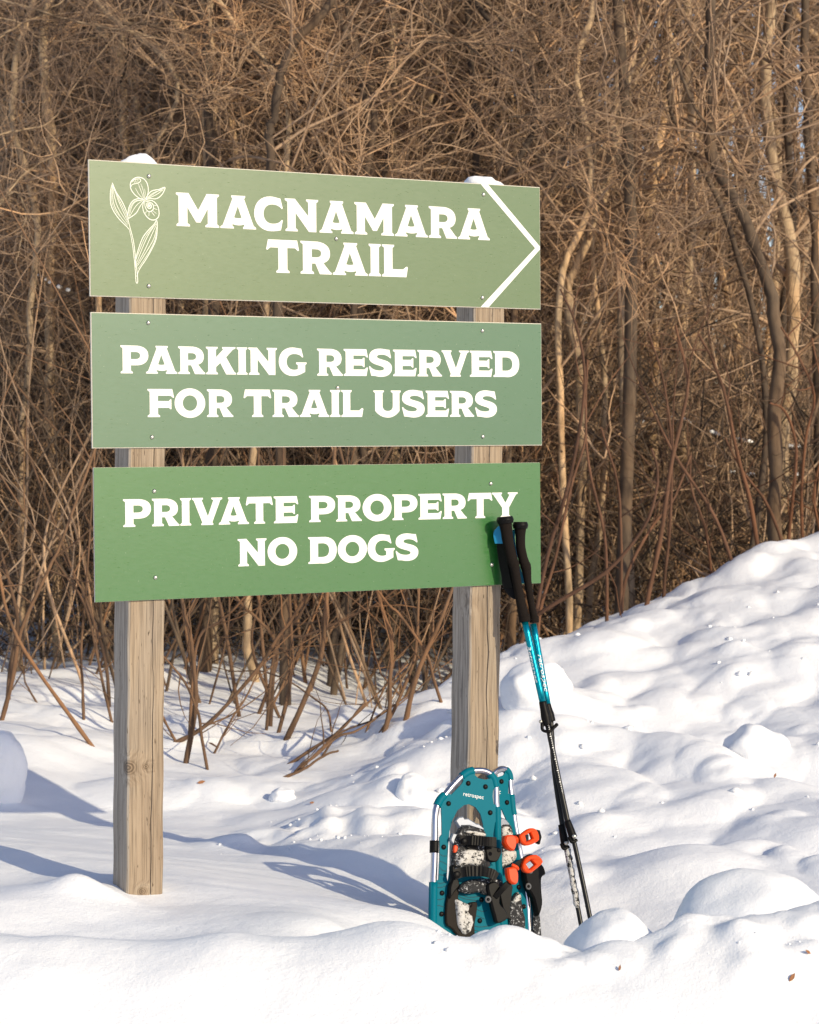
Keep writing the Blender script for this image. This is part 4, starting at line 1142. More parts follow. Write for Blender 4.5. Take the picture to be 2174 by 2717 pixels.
def twigs_on(C, r, n, L, lo=0.3, hi=1.0, sig=0.18, m=3, Kp=5, spread=0.8, up=0.5, rad=0.0022):
    """C (k,3) a stem; side shoots leaving it"""
    t = rng.uniform(lo, hi, n) * (len(C) - 1); i = np.minimum(t.astype(int), len(C) - 2); f = (t - i)[:, None]
    S_ = C[i] * (1 - f) + C[i + 1] * f; T = norm(C[i + 1] - C[i])
    d = norm(T * 1.0 + rng.normal(0, spread, (n, 3)) + np.array([0, 0, up]) * 0.4)
    P = branch_paths(S_, d, L * rng.uniform(0.4, 1.0, n), Kp, sig, np.array([0, 0, 0.06]))
    return P, taper(rad * rng.uniform(0.7, 1.3, n), rad * 0.3, Kp, n)


def shrub(label, stems, cat='shrub', group=None, mat=STEM, ntw=5, twL=0.5):
    """stems: list of (3-D points, r0, r1)"""
    b = stems[0][0][0]
    e = thing('shrub', label, cat, (b[0], b[1], b[2]), group)
    allt = []
    for pts, r0, r1 in stems:
        C = spline(pts, 22)
        C = C + np.cumsum(rng.normal(0, 0.0012, C.shape), 0) * np.linspace(0, 1, 22)[:, None]
        Rr = taper([r0], [r1], 22, 1) * (1 + 0.05 * rng.normal(0, 1, (1, 22)))
        V_, Q_ = tubes(C[None], Rr, 7)
        np_obj('stem', V_, Q_, mat, e)
        if ntw:
            P, Rt = twigs_on(C, r0, ntw, twL, rad=max(0.0016, r1 * 0.7))
            allt.append(tubes(P, Rt, 4))
    if allt:
        V_, Q_ = merge(allt); np_obj('twigs', V_, Q_, mat, e)['kind'] = 'stuff'
    return e


def stem_px(pts, Y0, Y1=None, wpx=10, tip=0.5, ext=None, base_px=True):
    """a stem traced in photo pixels from its base up; its foot goes into the snow at depth Y0"""
    Y1 = Y1 if Y1 is not None else Y0
    n = len(pts); out = []
    if pts[0][0] < 1190 and pts[0][1] > 1840:          # the foot stands where its ray meets the snow
        d = ray(*pts[0]); Yh = 5.8
        while Yh < 11 and CZ + d.z * Yh > gz(d.x * Yh, Yh): Yh += 0.02
        if abs(Yh - Y0) < 1.8: Y1 += Yh - Y0; Y0 = Yh
    for i, (x, y) in enumerate(pts): out.append(at(x, y, Y0 + (Y1 - Y0) * i / (n - 1)))
    b = out[0]; d = (out[0] - out[1]).normalized()
    z = gz(b.x, b.y)
    foot = b + d * 0.12
    if foot.z > z - 0.05: foot = Vector((b.x + d.x * 0.05, b.y, z - 0.05))
    out = [foot] + out
    if ext: out.append(out[-1] + (out[-1] - out[-2]).normalized() * ext + Vector((0, 0, ext * 0.2)))
    r = wpx * 1.3 / 2 * Y0 / F
    return ([tuple(p) for p in out], r, r * tip)


c8 = lambda x, y: (x / 1.9167 + 400, y / 1.9167 + 1550)
c6 = lambda x, y: (x / 1.9167, y / 1.9167 + 1500)
c5 = lambda x, y: (x / 2.156 + 1374, y / 2.156 + 700)
def T(f, *pts): return [f(*p) for p in pts]

shrub('bare shrub just right of the left post, a thick forked orange-brown stem behind the signs', [
    stem_px(T(c8, (180, 910), (215, 720), (235, 560), (220, 380), (205, 250), (160, 70)), 8.1, 8.1, 13, ext=0.6),
    stem_px(T(c8, (290, 950), (262, 780), (240, 640), (160, 470), (65, 355)), 8.0, 8.1, 8),
    stem_px(T(c8, (235, 310), (350, 190), (470, 70)), 8.1, 8.0, 7, ext=0.5)], ntw=4)
shrub('low shrub between the posts with one thick stem leaning far to the right', [
    stem_px(T(c8, (130, 805), (230, 755), (350, 660), (560, 420), (650, 280), (800, 70)), 8.5, 8.5, 11, ext=0.6),
    stem_px(T(c8, (130, 805), (60, 680), (0, 560)), 8.5, 8.6, 7),
    stem_px(T(c8, (320, 865), (400, 700), (480, 560), (560, 380)), 8.3, 8.4, 6)], ntw=4)
shrub('shrub midway between the posts with two grey-brown stems rising side by side', [
    stem_px(T(c8, (690, 790), (745, 670), (800, 540), (850, 400), (865, 300), (880, 60)), 8.7, 8.6, 14, ext=0.8),
    stem_px(T(c8, (650, 760), (700, 560), (715, 440), (720, 340), (705, 60)), 8.8, 8.8, 10, ext=0.6),
    stem_px(T(c8, (550, 660), (640, 400), (620, 270), (520, 160), (430, 70)), 9.2, 8.6, 9, ext=0.6),
    stem_px(T(c8, (640, 310), (740, 180), (800, 60)), 8.8, 8.7, 10, ext=0.5),
    stem_px(T(c8, (640, 305), (780, 265), (960, 190), (1090, 120), (1220, 40)), 8.6, 8.4, 7, ext=0.5)], ntw=5)
shrub('bundle of nearly fallen stems lying low over the snow left of the right post', [
    stem_px(T(c8, (710, 915), (820, 840), (940, 760), (1010, 690), (1090, 600)), 7.25, 7.3, 9),
    stem_px(T(c8, (740, 950), (840, 870), (955, 775), (1060, 740), (1300, 570)), 7.2, 7.6, 8),
    stem_px(T(c8, (750, 950), (900, 800), (1080, 620), (1300, 400)), 7.2, 7.7, 8),
    stem_px(T(c8, (680, 985), (780, 940), (870, 880), (955, 845)), 7.1, 7.1, 8),
    stem_px(T(c8, (870, 880), (960, 760), (1140, 690), (1350, 600)), 7.2, 7.6, 6),
    stem_px(T(c8, (920, 760), (900, 640), (820, 570), (700, 490), (560, 440), (420, 440), (300, 420)), 8.0, 8.6, 5)], ntw=2, twL=0.3)
shrub('clump of upright stems just left of the right post, flared thick at its foot', [
    stem_px(T(c8, (1190, 750), (1215, 650), (1225, 500), (1240, 250), (1170, 30)), 8.6, 8.6, 12, ext=0.7),
    stem_px(T(c8, (1175, 750), (1240, 640), (1320, 450), (1350, 330), (1365, 40)), 8.6, 8.7, 9, ext=0.6),
    stem_px(T(c8, (1300, 690), (1330, 560), (1370, 430), (1440, 270), (1530, 60)), 8.7, 8.6, 13, ext=0.7),
    stem_px(T(c8, (1090, 770), (1150, 620), (1220, 470), (1260, 350)), 8.7, 8.8, 6),
    stem_px(T(c8, (1480, 610), (1440, 480), (1400, 340), (1260, 140), (1180, 60)), 9.0, 8.8, 8, ext=0.5)], ntw=5)
shrub('thin twig arching over and back into the snow between the posts', [stem_px(T(c8, (300, 810), (375, 870), (450, 940), (500, 985), (560, 1005)), 7.8, 7.5, 5)], ntw=1, twL=0.15)
shrub('shrub at the far left edge with crossing orange-brown stems', [
    stem_px(T(c6, (10, 790), (60, 600), (110, 330), (200, 130), (270, -20), (330, -160)), 8.6, 8.6, 11, ext=0.5),
    stem_px(T(c6, (465, 915), (340, 740), (240, 600), (110, 400), (40, 240), (0, 60), (-30, -100)), 8.2, 8.4, 10, ext=0.5),
    stem_px(T(c6, (50, 560), (80, 380), (90, 260), (40, 60), (0, -60)), 8.6, 8.6, 11, ext=0.4)], mat=STEM, ntw=5)
shrub('slender upright shrub between the left edge and the left post', [
    stem_px(T(c6, (428, 790), (422, 600), (415, 470), (430, 250), (450, 0)), 8.9, 8.9, 7, ext=0.6),
    stem_px(T(c6, (570, 800), (535, 650), (500, 480), (450, 250), (380, 100), (300, 0)), 8.7, 8.6, 7, ext=0.6),
    stem_px(T(c6, (190, 700), (130, 600), (110, 540), (60, 420)), 9.3, 9.4, 5),
    stem_px(T(c6, (540, 500), (480, 300), (420, 130), (360, 0)), 8.9, 9, 8, ext=0.6)], ntw=5)
shrub('reddish shrub right behind the right end of the signs, tallest tip bending left', [
    stem_px(T(c5, (105, 2010), (180, 1640), (270, 1350), (350, 1000), (390, 700), (370, 480), (330, 330), (250, 160)), 8.4, 8.1, 9, 0.45),
    stem_px(T(c5, (510, 2010), (510, 1750), (490, 1500), (410, 1150), (400, 850), (404, 560)), 8.8, 8.5, 8, 0.5),
    stem_px(T(c5, (130, 1980), (210, 1700), (300, 1280), (380, 1000), (370, 700)), 8.5, 8.5, 8, 0.5)], mat=RED_STEM, ntw=3)
shrub('shrub behind the snow bank whose long stem arches low towards the pole grips', [
    stem_px(T(c5, (60, 2060), (220, 1940), (500, 1770), (680, 1570), (770, 1400), (800, 1200), (765, 1060)), 8.3, 8.0, 10, 0.45),
    stem_px(T(c5, (590, 1900), (590, 1600), (570, 1250), (480, 920)), 9.0, 8.8, 8, 0.5)], mat=RED_STEM, ntw=3)
shrub('red-brown shrub at the middle of the right side with stems crossing like an X', [
    stem_px(T(c5, (750, 1890), (830, 1500), (880, 1150), (970, 750), (960, 560), (910, 340)), 8.9, 8.7, 11, 0.45),
    stem_px(T(c5, (1230, 1710), (1120, 1430), (920, 1130), (820, 940), (700, 680)), 9.1, 8.9, 9, 0.45),
    stem_px(T(c5, (840, 1800), (870, 1500), (880, 1000), (830, 620), (750, 370)), 9.1, 8.9, 8, 0.45),
    stem_px(T(c5, (620, 1800), (760, 1520), (900, 1350), (1000, 1100)), 9.2, 9.4, 9, 0.45)], mat=RED_STEM, ntw=4)
shrub('tall red-tipped shrub above the high part of the snow bank', [
    stem_px(T(c5, (1380, 1660), (1330, 1350), (1270, 1130), (1200, 780), (1120, 540), (1050, 400)), 9.6, 9.3, 11, 0.4),
    stem_px(T(c5, (1110, 1790), (1070, 1500), (1000, 1300), (990, 1100)), 9.5, 9.4, 7),
    stem_px(T(c5, (1500, 1560), (1410, 1350), (1290, 1190), (1190, 990)), 9.8, 9.6, 8)], mat=RED_STEM, ntw=4)
shrub('reddish shrub at the right edge over the crest of the snow bank', [
    stem_px(T(c5, (1550, 1590), (1575, 1350), (1600, 1050), (1540, 850), (1450, 800)), 9.9, 9.6, 9),
    stem_px(T(c5, (1630, 1600), (1625, 1300), (1650, 1000), (1700, 760), (1620, 560), (1510, 370)), 9.9, 9.6, 8),
    stem_px(T(c5, (1740, 1580), (1700, 1300), (1780, 900), (1700, 430)), 9.9, 9.6, 8)], mat=RED_STEM, ntw=4)

# random shrubs of the same kind fill the hedge behind them
SHP = []
for k in range(42):
    Y = rng.uniform(9.1, 13.0); X = rng.uniform(-0.235, 0.235) * Y
    if X > 0.0 and Y < 10.3: Y = rng.uniform(10.3, 13.5); X = rng.uniform(0.0, 0.235) * Y
    SHP.append((X, Y))
for X, Y in SHP:
    ns = int(rng.integers(4, 8)); stems = []
    z = gz(X, Y)
    for j in range(ns):
        a = rng.uniform(0, 2 * math.pi); s_ = rng.uniform(0.15, 0.95); h = rng.uniform(0.9, 2.3)
        bx, by = X + rng.normal(0, 0.12), Y + rng.normal(0, 0.1)
        pts = [(bx, by, z - 0.06)]
        for q in (0.3, 0.65, 1.0):
            pts.append((bx + math.cos(a) * s_ * h * q + rng.normal(0, 0.09), by + math.sin(a) * s_ * h * q * 0.6, z + h * q))
        stems.append((pts, rng.uniform(0.0028, 0.009), 0.0016))
    shrub('bare brown shrub among many in the thicket behind the signs', stems, group='bare shrubs of the thicket', mat=(STEM, TWIG, BARK_DARK)[int(rng.integers(0, 3))], ntw=8, twL=0.6)

# ------------------------------------------------------------------ trees
def tree(label, pts, Y, w0, w1, mat, nb=12, group=None, cat='tree', dens=1.0, fromk=0.12, crownmat=None, Yt=None):
    """pts: trunk traced in the 1725 wide photo, bottom to top; w0, w1 trunk widths in its pixels"""
    Yt = Yt or Y
    n = len(pts); P3 = [atd(x, y, Y + (Yt - Y) * i / (n - 1)) for i, (x, y) in enumerate(pts)]
    b = P3[0]
    z = gz(b.x, b.y) - 0.1
    if b.z > z + 0.3: P3 = [Vector((b.x + (b.x - P3[1].x) * 0.2, b.y, z))] + P3
    else: P3[0] = Vector((b.x, b.y, z))
    top = P3[-1]; d = (P3[-1] - P3[-2]); d.normalize()
    hgt = 6.2 + rng.uniform(-0.6, 1.0)
    while P3[-1].z < hgt:
        d = (d + Vector((rng.normal(0, 0.10), rng.normal(0, 0.10), 0.25))).normalized()
        P3.append(P3[-1] + d * 0.8)
    e = thing('tree', label, cat, (P3[0].x, P3[0].y, P3[0].z), group)
    C = spline([tuple(p) for p in P3], 60)
    wv = np.sin(np.linspace(0, rng.uniform(14, 26), 60) + rng.uniform(0, 6))[:, None] * rng.uniform(0.012, 0.03) * np.array([[1, 0.5, 0]])
    C = C + np.cumsum(rng.normal(0, 0.008, C.shape) * np.array([[1, 1, 0.3]]), 0) + wv
    r0 = w0 * K / 2 * Y / F; r1 = w1 * K / 2 * Y / F
    kz = (C[:, 2] - z) / (hgt - z)
    vis = np.clip((C[:, 2] - P3[0].z) / max(0.5, top.z - P3[0].z), 0, 1)
    Rr = (r0 + (r1 - r0) * vis) * (1 - 0.55 * np.clip((C[:, 2] - top.z) / 3.5, 0, 1)) * (1 + 0.06 * rng.normal(0, 1, 60))
    V_, Q_ = tubes(C[None], Rr[None], 9)
    np_obj('trunk', V_, Q_, mat, e)
    # crown: limbs, branches, twigs
    nb_ = int(nb * dens) + 3
    t = rng.uniform(fromk, 0.97, nb_) * 58; i = t.astype(int)
    S_ = C[i]; a = rng.uniform(0, 2 * math.pi, nb_)
    d_ = np.stack([np.cos(a), np.sin(a) * 0.8, rng.uniform(0.25, 1.1, nb_)], 1)
    L = rng.uniform(0.9, 2.2, nb_)
    P1 = branch_paths(S_, d_, L, 9, 0.16, np.array([0, 0, 0.05])); R1 = taper(Rr[i] * rng.uniform(0.22, 0.5, nb_), 0.003, 9, nb_)
    parts = [tubes(P1, R1, 5)]
    n2 = nb_ * 6
    bi = rng.integers(0, nb_, n2); kk = rng.integers(2, 9, n2)
    d2_ = norm(P1[bi, kk] - P1[bi, kk - 1]) + rng.normal(0, 0.55, (n2, 3))
    P2 = branch_paths(P1[bi, kk], d2_, rng.uniform(0.35, 1.1, n2), 7, 0.2); parts.append(tubes(P2, taper(rng.uniform(0.0035, 0.007, n2), 0.0018, 7, n2), 4))
    n3 = n2 * 3
    bi = rng.integers(0, n2, n3); kk = rng.integers(1, 7, n3)
    d3_ = norm(P2[bi, kk] - P2[bi, kk - 1]) + rng.normal(0, 0.6, (n3, 3))
    P4 = branch_paths(P2[bi, kk], d3_, rng.uniform(0.15, 0.55, n3), 5, 0.28); parts.append(tubes(P4, taper(rng.uniform(0.0014, 0.0028, n3), 0.0007, 5, n3), 3))
    V_, Q_ = merge(parts)
    np_obj('crown', V_, Q_, crownmat or TWIG, e)['kind'] = 'stuff'
    return e


tree('straight tan-barked tree rising behind the left end of the top sign', [(438, 620), (436, 330), (424, 180), (418, 20)], 10.7, 24, 20, BARK_TAN)
tree('dark leaning trunk slanting up to the right above the middle of the top sign', [(585, 620), (578, 330), (575, 250), (600, 130), (660, 50), (700, -20)], 9.5, 26, 17, BARK_DARK)
tree('tan trunk with a fork, above the word on the top sign near its centre', [(818, 620), (822, 340), (826, 170), (832, 0)], 11.2, 24, 18, BARK_TAN)
tree('pale limb-like trunk slanting right near the centre top, close to the forked trunk', [(822, 300), (850, 140), (880, 60), (905, -10)], 11.5, 18, 16, BARK_TAN)
tree('thin tan trunk above the right signpost cap, left of the palest trunk', [(1200, 700), (1215, 430), (1208, 170), (1216, 0)], 10.2, 16, 14, BARK_TAN)
tree('palest smooth trunk, straight, right of the arrow board near the top', [(1345, 640), (1350, 400), (1348, 200), (1353, 0)], 10.5, 20, 16, BARK_TAN)
tree('crooked tan trunk right of the palest straight trunk', [(1375, 1000), (1378, 640), (1390, 420), (1415, 160), (1420, 20)], 11.7, 24, 18, BARK_TAN)
tree('big dark crooked trunk with a bend low down on the right side', [(1640, 960), (1632, 740), (1590, 560), (1555, 420), (1510, 300), (1506, 130), (1503, 0)], 9.9, 32, 22, BARK_DARK)
tree('thick tan trunk second from the right edge, next to the dark crooked trunk', [(1668, 1200), (1662, 900), (1655, 640), (1632, 400), (1605, 150), (1588, 0)], 10.9, 34, 24, BARK_TAN)
tree('slim blackish trunk between the thick tan trunk and the right edge', [(1655, 900), (1652, 500), (1650, 200), (1645, 0)], 11.3, 18, 16, BARK_DARK)
tree('trunk cut by the right edge of the picture', [(1712, 1000), (1706, 600), (1700, 300), (1694, 0)], 10.7, 22, 18, BARK_DARK)
tree('tan trunk left of the left post above the top left corner of the signs', [(245, 900), (250, 320), (256, 200), (262, 60)], 11.7, 22, 17, BARK_TAN)
tree('tan trunk near the left edge beside the signs', [(112, 1000), (108, 700), (96, 450), (90, 200), (100, 0)], 11.1, 24, 18, BARK_TAN)
tree('mottled trunk seen right beside the arrow tip of the top sign', [(1212, 1300), (1212, 830), (1200, 640), (1235, 500)], 10.6, 20, 18, BARK_TAN)
tree('tan trunk in the middle of the thicket right of the middle sign', [(1455, 1350), (1468, 1180), (1440, 900), (1470, 690), (1480, 420)], 11.3, 26, 18, BARK_TAN)
tree('dark short-looking trunk standing in the snow between the two posts', [(995, 1480), (998, 1260), (1000, 900), (990, 400)], 10.9, 20, 16, BARK_DARK)
tree('dark twin stems standing in snow right of centre between the posts', [(700, 1430), (720, 1300), (760, 1000), (780, 500)], 10.3, 18, 14, BARK_DARK)
tree('grey trunk seen low behind the right signpost', [(1060, 1400), (1075, 1200), (1090, 700), (1060, 200)], 11.9, 20, 14, BARK_DARK)
for k in range(38):
    Y = rng.uniform(10.0, 15.5); x = rng.uniform(-60, 1790)
    tree('bare tree deep in the wood, its trunk half hidden by twigs', [(x, 1300), (x + rng.normal(0, 35), 900), (x + rng.normal(0, 55), 500), (x + rng.normal(0, 75), 200), (x + rng.normal(0, 90), 0)], Y, rng.uniform(11, 24), rng.uniform(8, 16),
         BARK_TAN if rng.random() < 0.55 else BARK_DARK, nb=10, group='trees deep in the wood', dens=1.0)



def limbs_tree(label, base, limbs, mat, w0):
    """a tree whose trunk stands out of frame or behind; its limbs are traced in photo pixels (px, py, depth)"""
    z = gz(base[0], base[1]) - 0.1
    e = thing('tree', label, 'tree', (base[0], base[1], z))
    C = spline([(base[0], base[1], z), (base[0] + 0.05, base[1], 2.0), (base[0] - 0.05, base[1] + 0.1, 4.0), (base[0], base[1], 6.5)], 30)
    V_, Q_ = tubes(C[None], taper([w0], [w0 * 0.4], 30, 1), 9); np_obj('trunk', V_, Q_, mat, e)
    tw = []
    for pts, w in limbs:
        P3 = [at(x, y, Y) for x, y, Y in pts]
        C = spline([tuple(p) for p in P3], 40); C = C + np.cumsum(rng.normal(0, 0.0022, C.shape), 0)
        r = w / 2 * pts[0][2] / F
        V_, Q_ = tubes(C[None], taper([r], [r * 0.35], 40, 1), 6); np_obj('limb', V_, Q_, mat, e)
        P, Rt = twigs_on(C, r, 22, 0.55, lo=0.05, sig=0.24, Kp=6, spread=0.7, rad=0.0022); tw.append(tubes(P, Rt, 4))
        bi = rng.integers(0, len(P), 70); kk = rng.integers(1, 6, 70)
        P2 = branch_paths(P[bi, kk], rng.normal(0, 1, (70, 3)) + norm(P[bi, kk] - P[bi, kk - 1]), rng.uniform(0.12, 0.4, 70), 5, 0.28)
        tw.append(tubes(P2, taper([0.0016] * 70, [0.0007] * 70, 5, 70), 3))
    V_, Q_ = merge(tw); np_obj('twigs', V_, Q_, TWIG, e)['kind'] = 'stuff'
    return e


d3 = lambda x, y, Y=9.6: (x / 1.587, y / 1.587, Y)
d4 = lambda x, y, Y=9.6: (x / 1.587 + 1087, y / 1.587, Y)
limbs_tree('pale tree leaning in from beyond the left edge, long arching limbs across the top left', (-2.1, 9.6), [
    ([d3(-250, 260), d3(0, 150), d3(120, 90), d3(210, 45), d3(330, -30)], 9),
    ([d3(-200, -60), d3(60, 10), d3(250, 60), d3(520, 108), d3(640, 130)], 10),
    ([d3(-150, 40), d3(80, 95), d3(160, 150), d3(250, 180), d3(340, 182), d3(450, 150)], 5),
    ([d3(-100, 620), d3(30, 560), d3(200, 520), d3(330, 350), d3(430, 220), d3(530, 120)], 7),
    ([d3(0, 860), d3(60, 810), d3(100, 900), d3(85, 1000), d3(60, 1090)], 6),
    ([d3(-200, 900), d3(0, 850), d3(90, 760), d3(200, 690), d3(350, 620), d3(450, 590)], 7)], BARK_TAN, 0.05)
limbs_tree('grey-barked tree behind the top sign with a long crooked limb across the top centre', (-0.95, 10.3), [
    ([d3(480, 480, 10.2), d3(470, 420, 10.2), d3(520, 320, 10), d3(540, 200, 9.8), d3(560, 95, 9.6)], 10),
    ([d3(520, 95), d3(640, 110), d3(760, 140), d3(900, 125), d3(1000, 165), d3(1060, 155), d3(1150, 120), d3(1220, 125), d3(1320, 150)], 10),
    ([d3(570, 255), d3(660, 330), d3(760, 400), d3(860, 445)], 9),
    ([d3(850, 430), d3(930, 380), d3(1000, 300), d3(1020, 180)], 7),
    ([d3(1040, 200), d3(1110, 260), d3(1170, 300), d3(1230, 320)], 8),
    ([d3(1390, 600), d3(1470, 660), d3(1560, 710), d3(1700, 720)], 7)], BARK_DARK, 0.035)
limbs_tree('tangled grey-brown tree with limbs falling diagonally right of the arrow board', (0.95, 10.1), [
    ([d4(60, 60), d4(200, 160), d4(300, 235), d4(460, 345), d4(600, 440), d4(720, 500)], 8),
    ([d4(470, 600), d4(560, 665), d4(660, 725), d4(740, 850), d4(850, 1020), d4(900, 1150)], 9),
    ([d4(660, 430), d4(760, 540), d4(880, 640), d4(960, 800), d4(1060, 900)], 9),
    ([d4(1120, 250), d4(1200, 450), d4(1310, 600), d4(1400, 740), d4(1560, 800), d4(1760, 960)], 10),
    ([d4(420, 500), d4(520, 490), d4(560, 520), d4(640, 590), d4(800, 620), d4(900, 680)], 7),
    ([d4(480, 75), d4(540, 95), d4(550, 160), d4(600, 215), d4(680, 230)], 8),
    ([d4(-60, 190), d4(100, 175), d4(300, 180), d4(420, 195), d4(560, 205)], 6)], BARK_DARK, 0.035)

# ------------------------------------------------------------------ masses nobody could count
def mass(name, N, f, mat, Lr, rr, Kp=5, m=3, sig=0.22, up=(0.2, 0.9)):
    S_ = f(N)
    a = rng.uniform(0, 2 * math.pi, N)
    d = np.stack([np.cos(a), np.sin(a) * 0.6, rng.uniform(up[0], up[1], N)], 1)
    P = branch_paths(S_, d, rng.uniform(*Lr, N), Kp, sig)
    V_, Q_ = tubes(P, taper(rng.uniform(*rr, N), rr[0] * 0.4, Kp, N), m)
    o = np_obj(name, V_, Q_, mat); o['kind'] = 'stuff'
    return o


def wedge(y0, y1, z0, z1, keep=None, side=0.22):
    def f(N):
        out = []
        while sum(len(o) for o in out) < N:
            Y = rng.uniform(y0, y1, N); X = rng.uniform(-side, side, N) * Y; Z = rng.uniform(z0, z1, N)
            ok = np.ones(N, bool)
            if keep: ok = rng.random(N) < keep(X, Y, Z)
            out.append(np.stack([X, Y, Z], 1)[ok])
        return np.concatenate(out)[:N]
    return f


clump = lambda X, Y, Z: np.clip(0.5 + 2.2 * vnoise(X + Y * 0.3, Z, 0.7, 31) - 0.30 * np.clip(X / (0.2 * Y), 0, 1) * (Z > 0.9), 0.03, 1)
gap_ = 0
gap = lambda X, Y: np.clip(X / (0.2 * Y) + 0.15, 0, 1)
low = lambda X, Y, Z: np.clip(1.35 - Z / 1.7, 0.06, 1)
mass('twig_thicket', 9500, wedge(10.8, 14.5, 0.9, 3.9, lambda X, Y, Z: np.clip(clump(X, Y, Z) - 0.35 * gap(X, Y) * (Z > 1.0), 0.02, 1), 0.2), TWIG, (0.3, 1.2), (0.0020, 0.0062), Kp=7, sig=0.24)
mass('shade_twig_thicket', 15000, wedge(12.5, 18.0, 0.2, 4.6, lambda X, Y, Z: np.clip(0.55 + 1.8 * vnoise(X + Y * 0.2, Z, 0.8, 77) - 0.5 * gap(X, Y) * (Z > 1), 0.02, 1), 0.2), BARK_DARK, (0.4, 1.4), (0.002, 0.007), Kp=6, sig=0.2)  # darker twigs deeper in: the thicket's inner shadow put into the bark colour
mass('undergrowth', 9000, wedge(10.6, 16.0, -0.02, 1.8, low, 0.21), TWIG, (0.25, 0.9), (0.0016, 0.0042), up=(0.2, 2.0), Kp=6)
mass('dark_undergrowth', 9000, wedge(10.2, 16.0, -0.02, 1.4, low, 0.21), BARK_DARK, (0.3, 1.0), (0.002, 0.006), up=(0.1, 1.6), Kp=6)
mass('distant_woodland', 22000, wedge(19, 36, 0.0, 7.5, lambda X, Y, Z: np.clip(1.25 - 0.06 * Z - 1.2 * gap(X, Y) * np.clip((Z - 0.4) / 1.2, 0, 1), 0.01, 1), 0.24), FAR_SHADE, (0.8, 2.6), (0.005, 0.016), up=(0.2, 1.6))
mass('distant_trunks', 220, wedge(20, 44, -0.3, -0.1, None, 0.24), FAR_SHADE, (7, 12), (0.04, 0.11), Kp=8, m=5, sig=0.03, up=(9, 14))

# snow lying on fallen and low branches inside the thicket
for label, pts, Y in (('fallen branch carrying a broken line of snow deep right of the signs', [c5(520, 1020), c5(640, 965), c5(740, 905), c5(900, 890), c5(1070, 960), c5(1160, 992), c5(1290, 1022), c5(1460, 1052), c5(1700, 1060)], 11.6),
                      ('lower snowy branch just over the snow behind the right bank', [c5(1060, 1150), c5(1180, 1195), c5(1300, 1215), c5(1500, 1225), c5(1650, 1215)], 12.0),
                      ('short snowy branch left of the top sign near the left edge', [c3(160, 1180), c3(240, 1220), c3(320, 1245)] if False else [(95, 735), (150, 765), (205, 785)], 11.0)):
    P3 = [at(x, y, Y) for x, y in pts]
    e = thing('fallen_branch', label, 'branch', tuple(P3[0]))
    tube1('limb', P3, 0.012, BARK_DARK, e, 6)
    C = spline([tuple(p) for p in P3], 60); k = 2
    while k < 56:
        L_ = int(rng.integers(3, 9)); seg = C[k:k + L_]
        if len(seg) > 2:
            tube1('snow_strip', [Vector(q) + Vector((0, 0, 0.012)) for q in seg], [0.004] + [0.013] * (len(seg) - 2) + [0.004], SNOW_LUMP, e, 6, n=len(seg) * 2)
        k += L_ + int(rng.integers(2, 8))

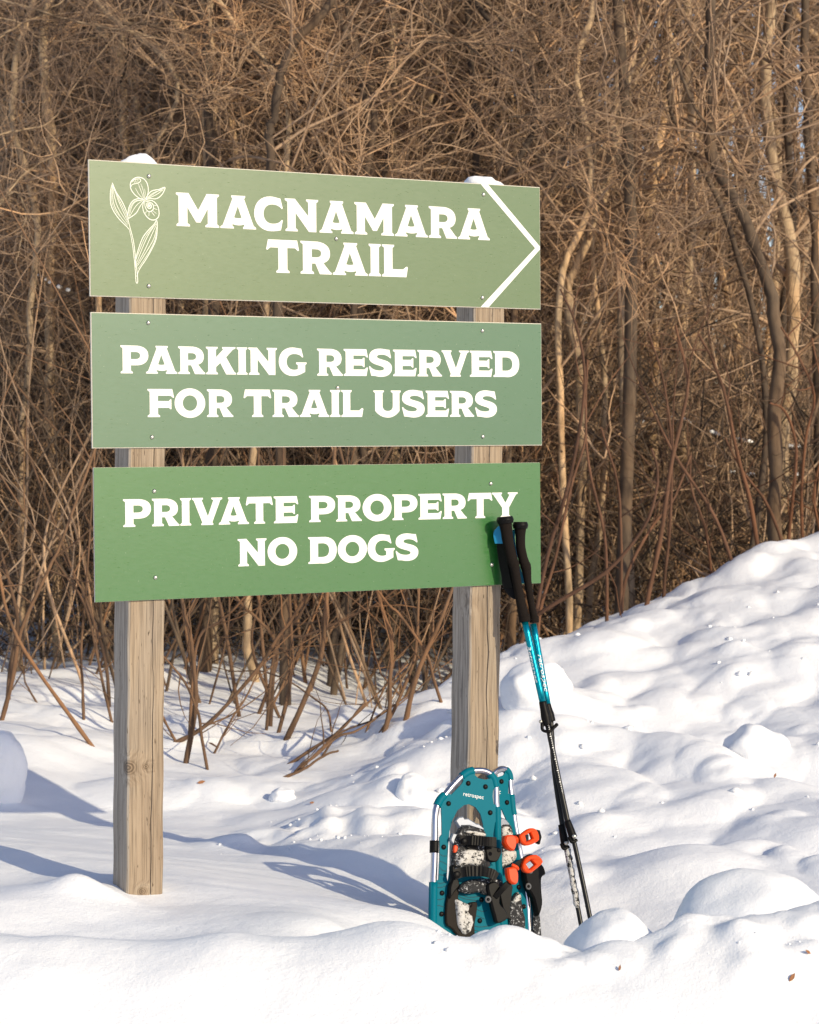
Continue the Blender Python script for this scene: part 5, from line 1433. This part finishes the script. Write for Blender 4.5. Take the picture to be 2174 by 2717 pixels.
# crumbs of broken snow on the ploughed ridge and bank
def crumbs(name, N, x0, x1, y0, y1, r0, r1):
    X = rng.uniform(x0, x1, N); Y = rng.uniform(y0, y1, N); keep = vnoise(X, Y, 0.25, 44) > 0.0
    X, Y = X[keep], Y[keep]; Z = ground(X, Y); r = r0 + (r1 - r0) * rng.random(len(X)) ** 3
    base = norm(np.array([(1, 0, 0), (-1, 0, 0), (0, 1, 0), (0, -1, 0), (0, 0, 1), (0, 0, -1), (.7, .7, .5), (-.7, .6, .5), (.6, -.7, .5), (-.6, -.7, .5)], float))
    tri = [(0, 6, 4), (6, 2, 4), (2, 7, 4), (7, 1, 4), (1, 9, 4), (9, 3, 4), (3, 8, 4), (8, 0, 4), (0, 2, 6), (2, 1, 7), (1, 3, 9), (3, 0, 8), (0, 5, 2), (2, 5, 1), (1, 5, 3), (3, 5, 0)]
    Vs, Fs = [], []
    for i in range(len(X)):
        v = base * r[i] * rng.uniform(0.65, 1.2, (10, 1)) * np.array([rng.uniform(0.8, 1.5), rng.uniform(0.8, 1.3), 0.8]); a = rng.uniform(0, 6.28)
        v = np.stack([v[:, 0] * math.cos(a) - v[:, 1] * math.sin(a), v[:, 0] * math.sin(a) + v[:, 1] * math.cos(a), v[:, 2]], 1) + (X[i], Y[i], Z[i] + r[i] * 0.25)
        n0 = len(Vs) ; Vs += [tuple(q) for q in v]; Fs += [(a_ + n0, b_ + n0, c_ + n0) for a_, b_, c_ in tri]
    o = mesh_obj(name, Vs, Fs, SNOW, None, True); o['kind'] = 'stuff'


crumbs('snow_crumbs', 500, 0.05, 1.0, 4.25, 4.6, 0.0015, 0.009)
crumbs('bank_crumbs', 420, -0.2, 2.2, 5.7, 8.6, 0.002, 0.016)
crumbs('trail_crumbs', 90, -0.55, 0.0, 6.1, 6.8, 0.002, 0.011)

# dry bits on the snow
def bit(x, y, label, s=0.012, rot=0.5):
    # find where the ray meets the snow
    d = ray(x * K, y * K); Y = 3.6
    while Y < 12:
        p = Vector((0, 0, CZ)) + d * Y
        if p.z <= gz(p.x, p.y) + 0.004: break
        Y += 0.01
    c = Vector((p.x, p.y, gz(p.x, p.y) + 0.006))
    u = Vector((math.cos(rot), 0.3, math.sin(rot))).normalized(); v = u.cross(Vector((0, -1, 0.3))).normalized()
    pts = [(-1, 0), (-0.5, 0.3), (0.2, 0.38), (1, 0.05), (0.3, -0.32), (-0.4, -0.3)]
    vs = [c + u * a * s + v * b * s + Vector((0, -0.002 * (1 - a * a), 0)) for a, b in pts] + [c + u * a * s + v * b * s + Vector((0, 0.002, 0)) for a, b in pts]
    n = 6
    fc = [tuple(range(n)), tuple(range(2 * n - 1, n - 1, -1))] + [(i, i + n, (i + 1) % n + n, (i + 1) % n) for i in range(n)]
    return tag(mesh_obj('dry_leaf', vs, fc, LEAF), label, 'leaf')


bit(1668, 2068, 'brown dry leaf scrap on the foreground snow near the lower right corner', 0.010, 0.9)
bit(1702, 2009, 'tiny tan husk on the snow boulder at the right edge', 0.007, -0.6)
bit(1632, 1634, 'small dark seed husk on the right snow bank', 0.008, 1.1)
bit(1305, 2050, 'small orange leaf scrap in the foreground snow below the pointed lump', 0.006, 1.3)
bit(424, 1648, 'thin curled leaf scrap on the flat snow right of the left post', 0.014, 0.2)
bit(657, 1693, 'small dark crumb on the snow between the posts', 0.008, 0.1)
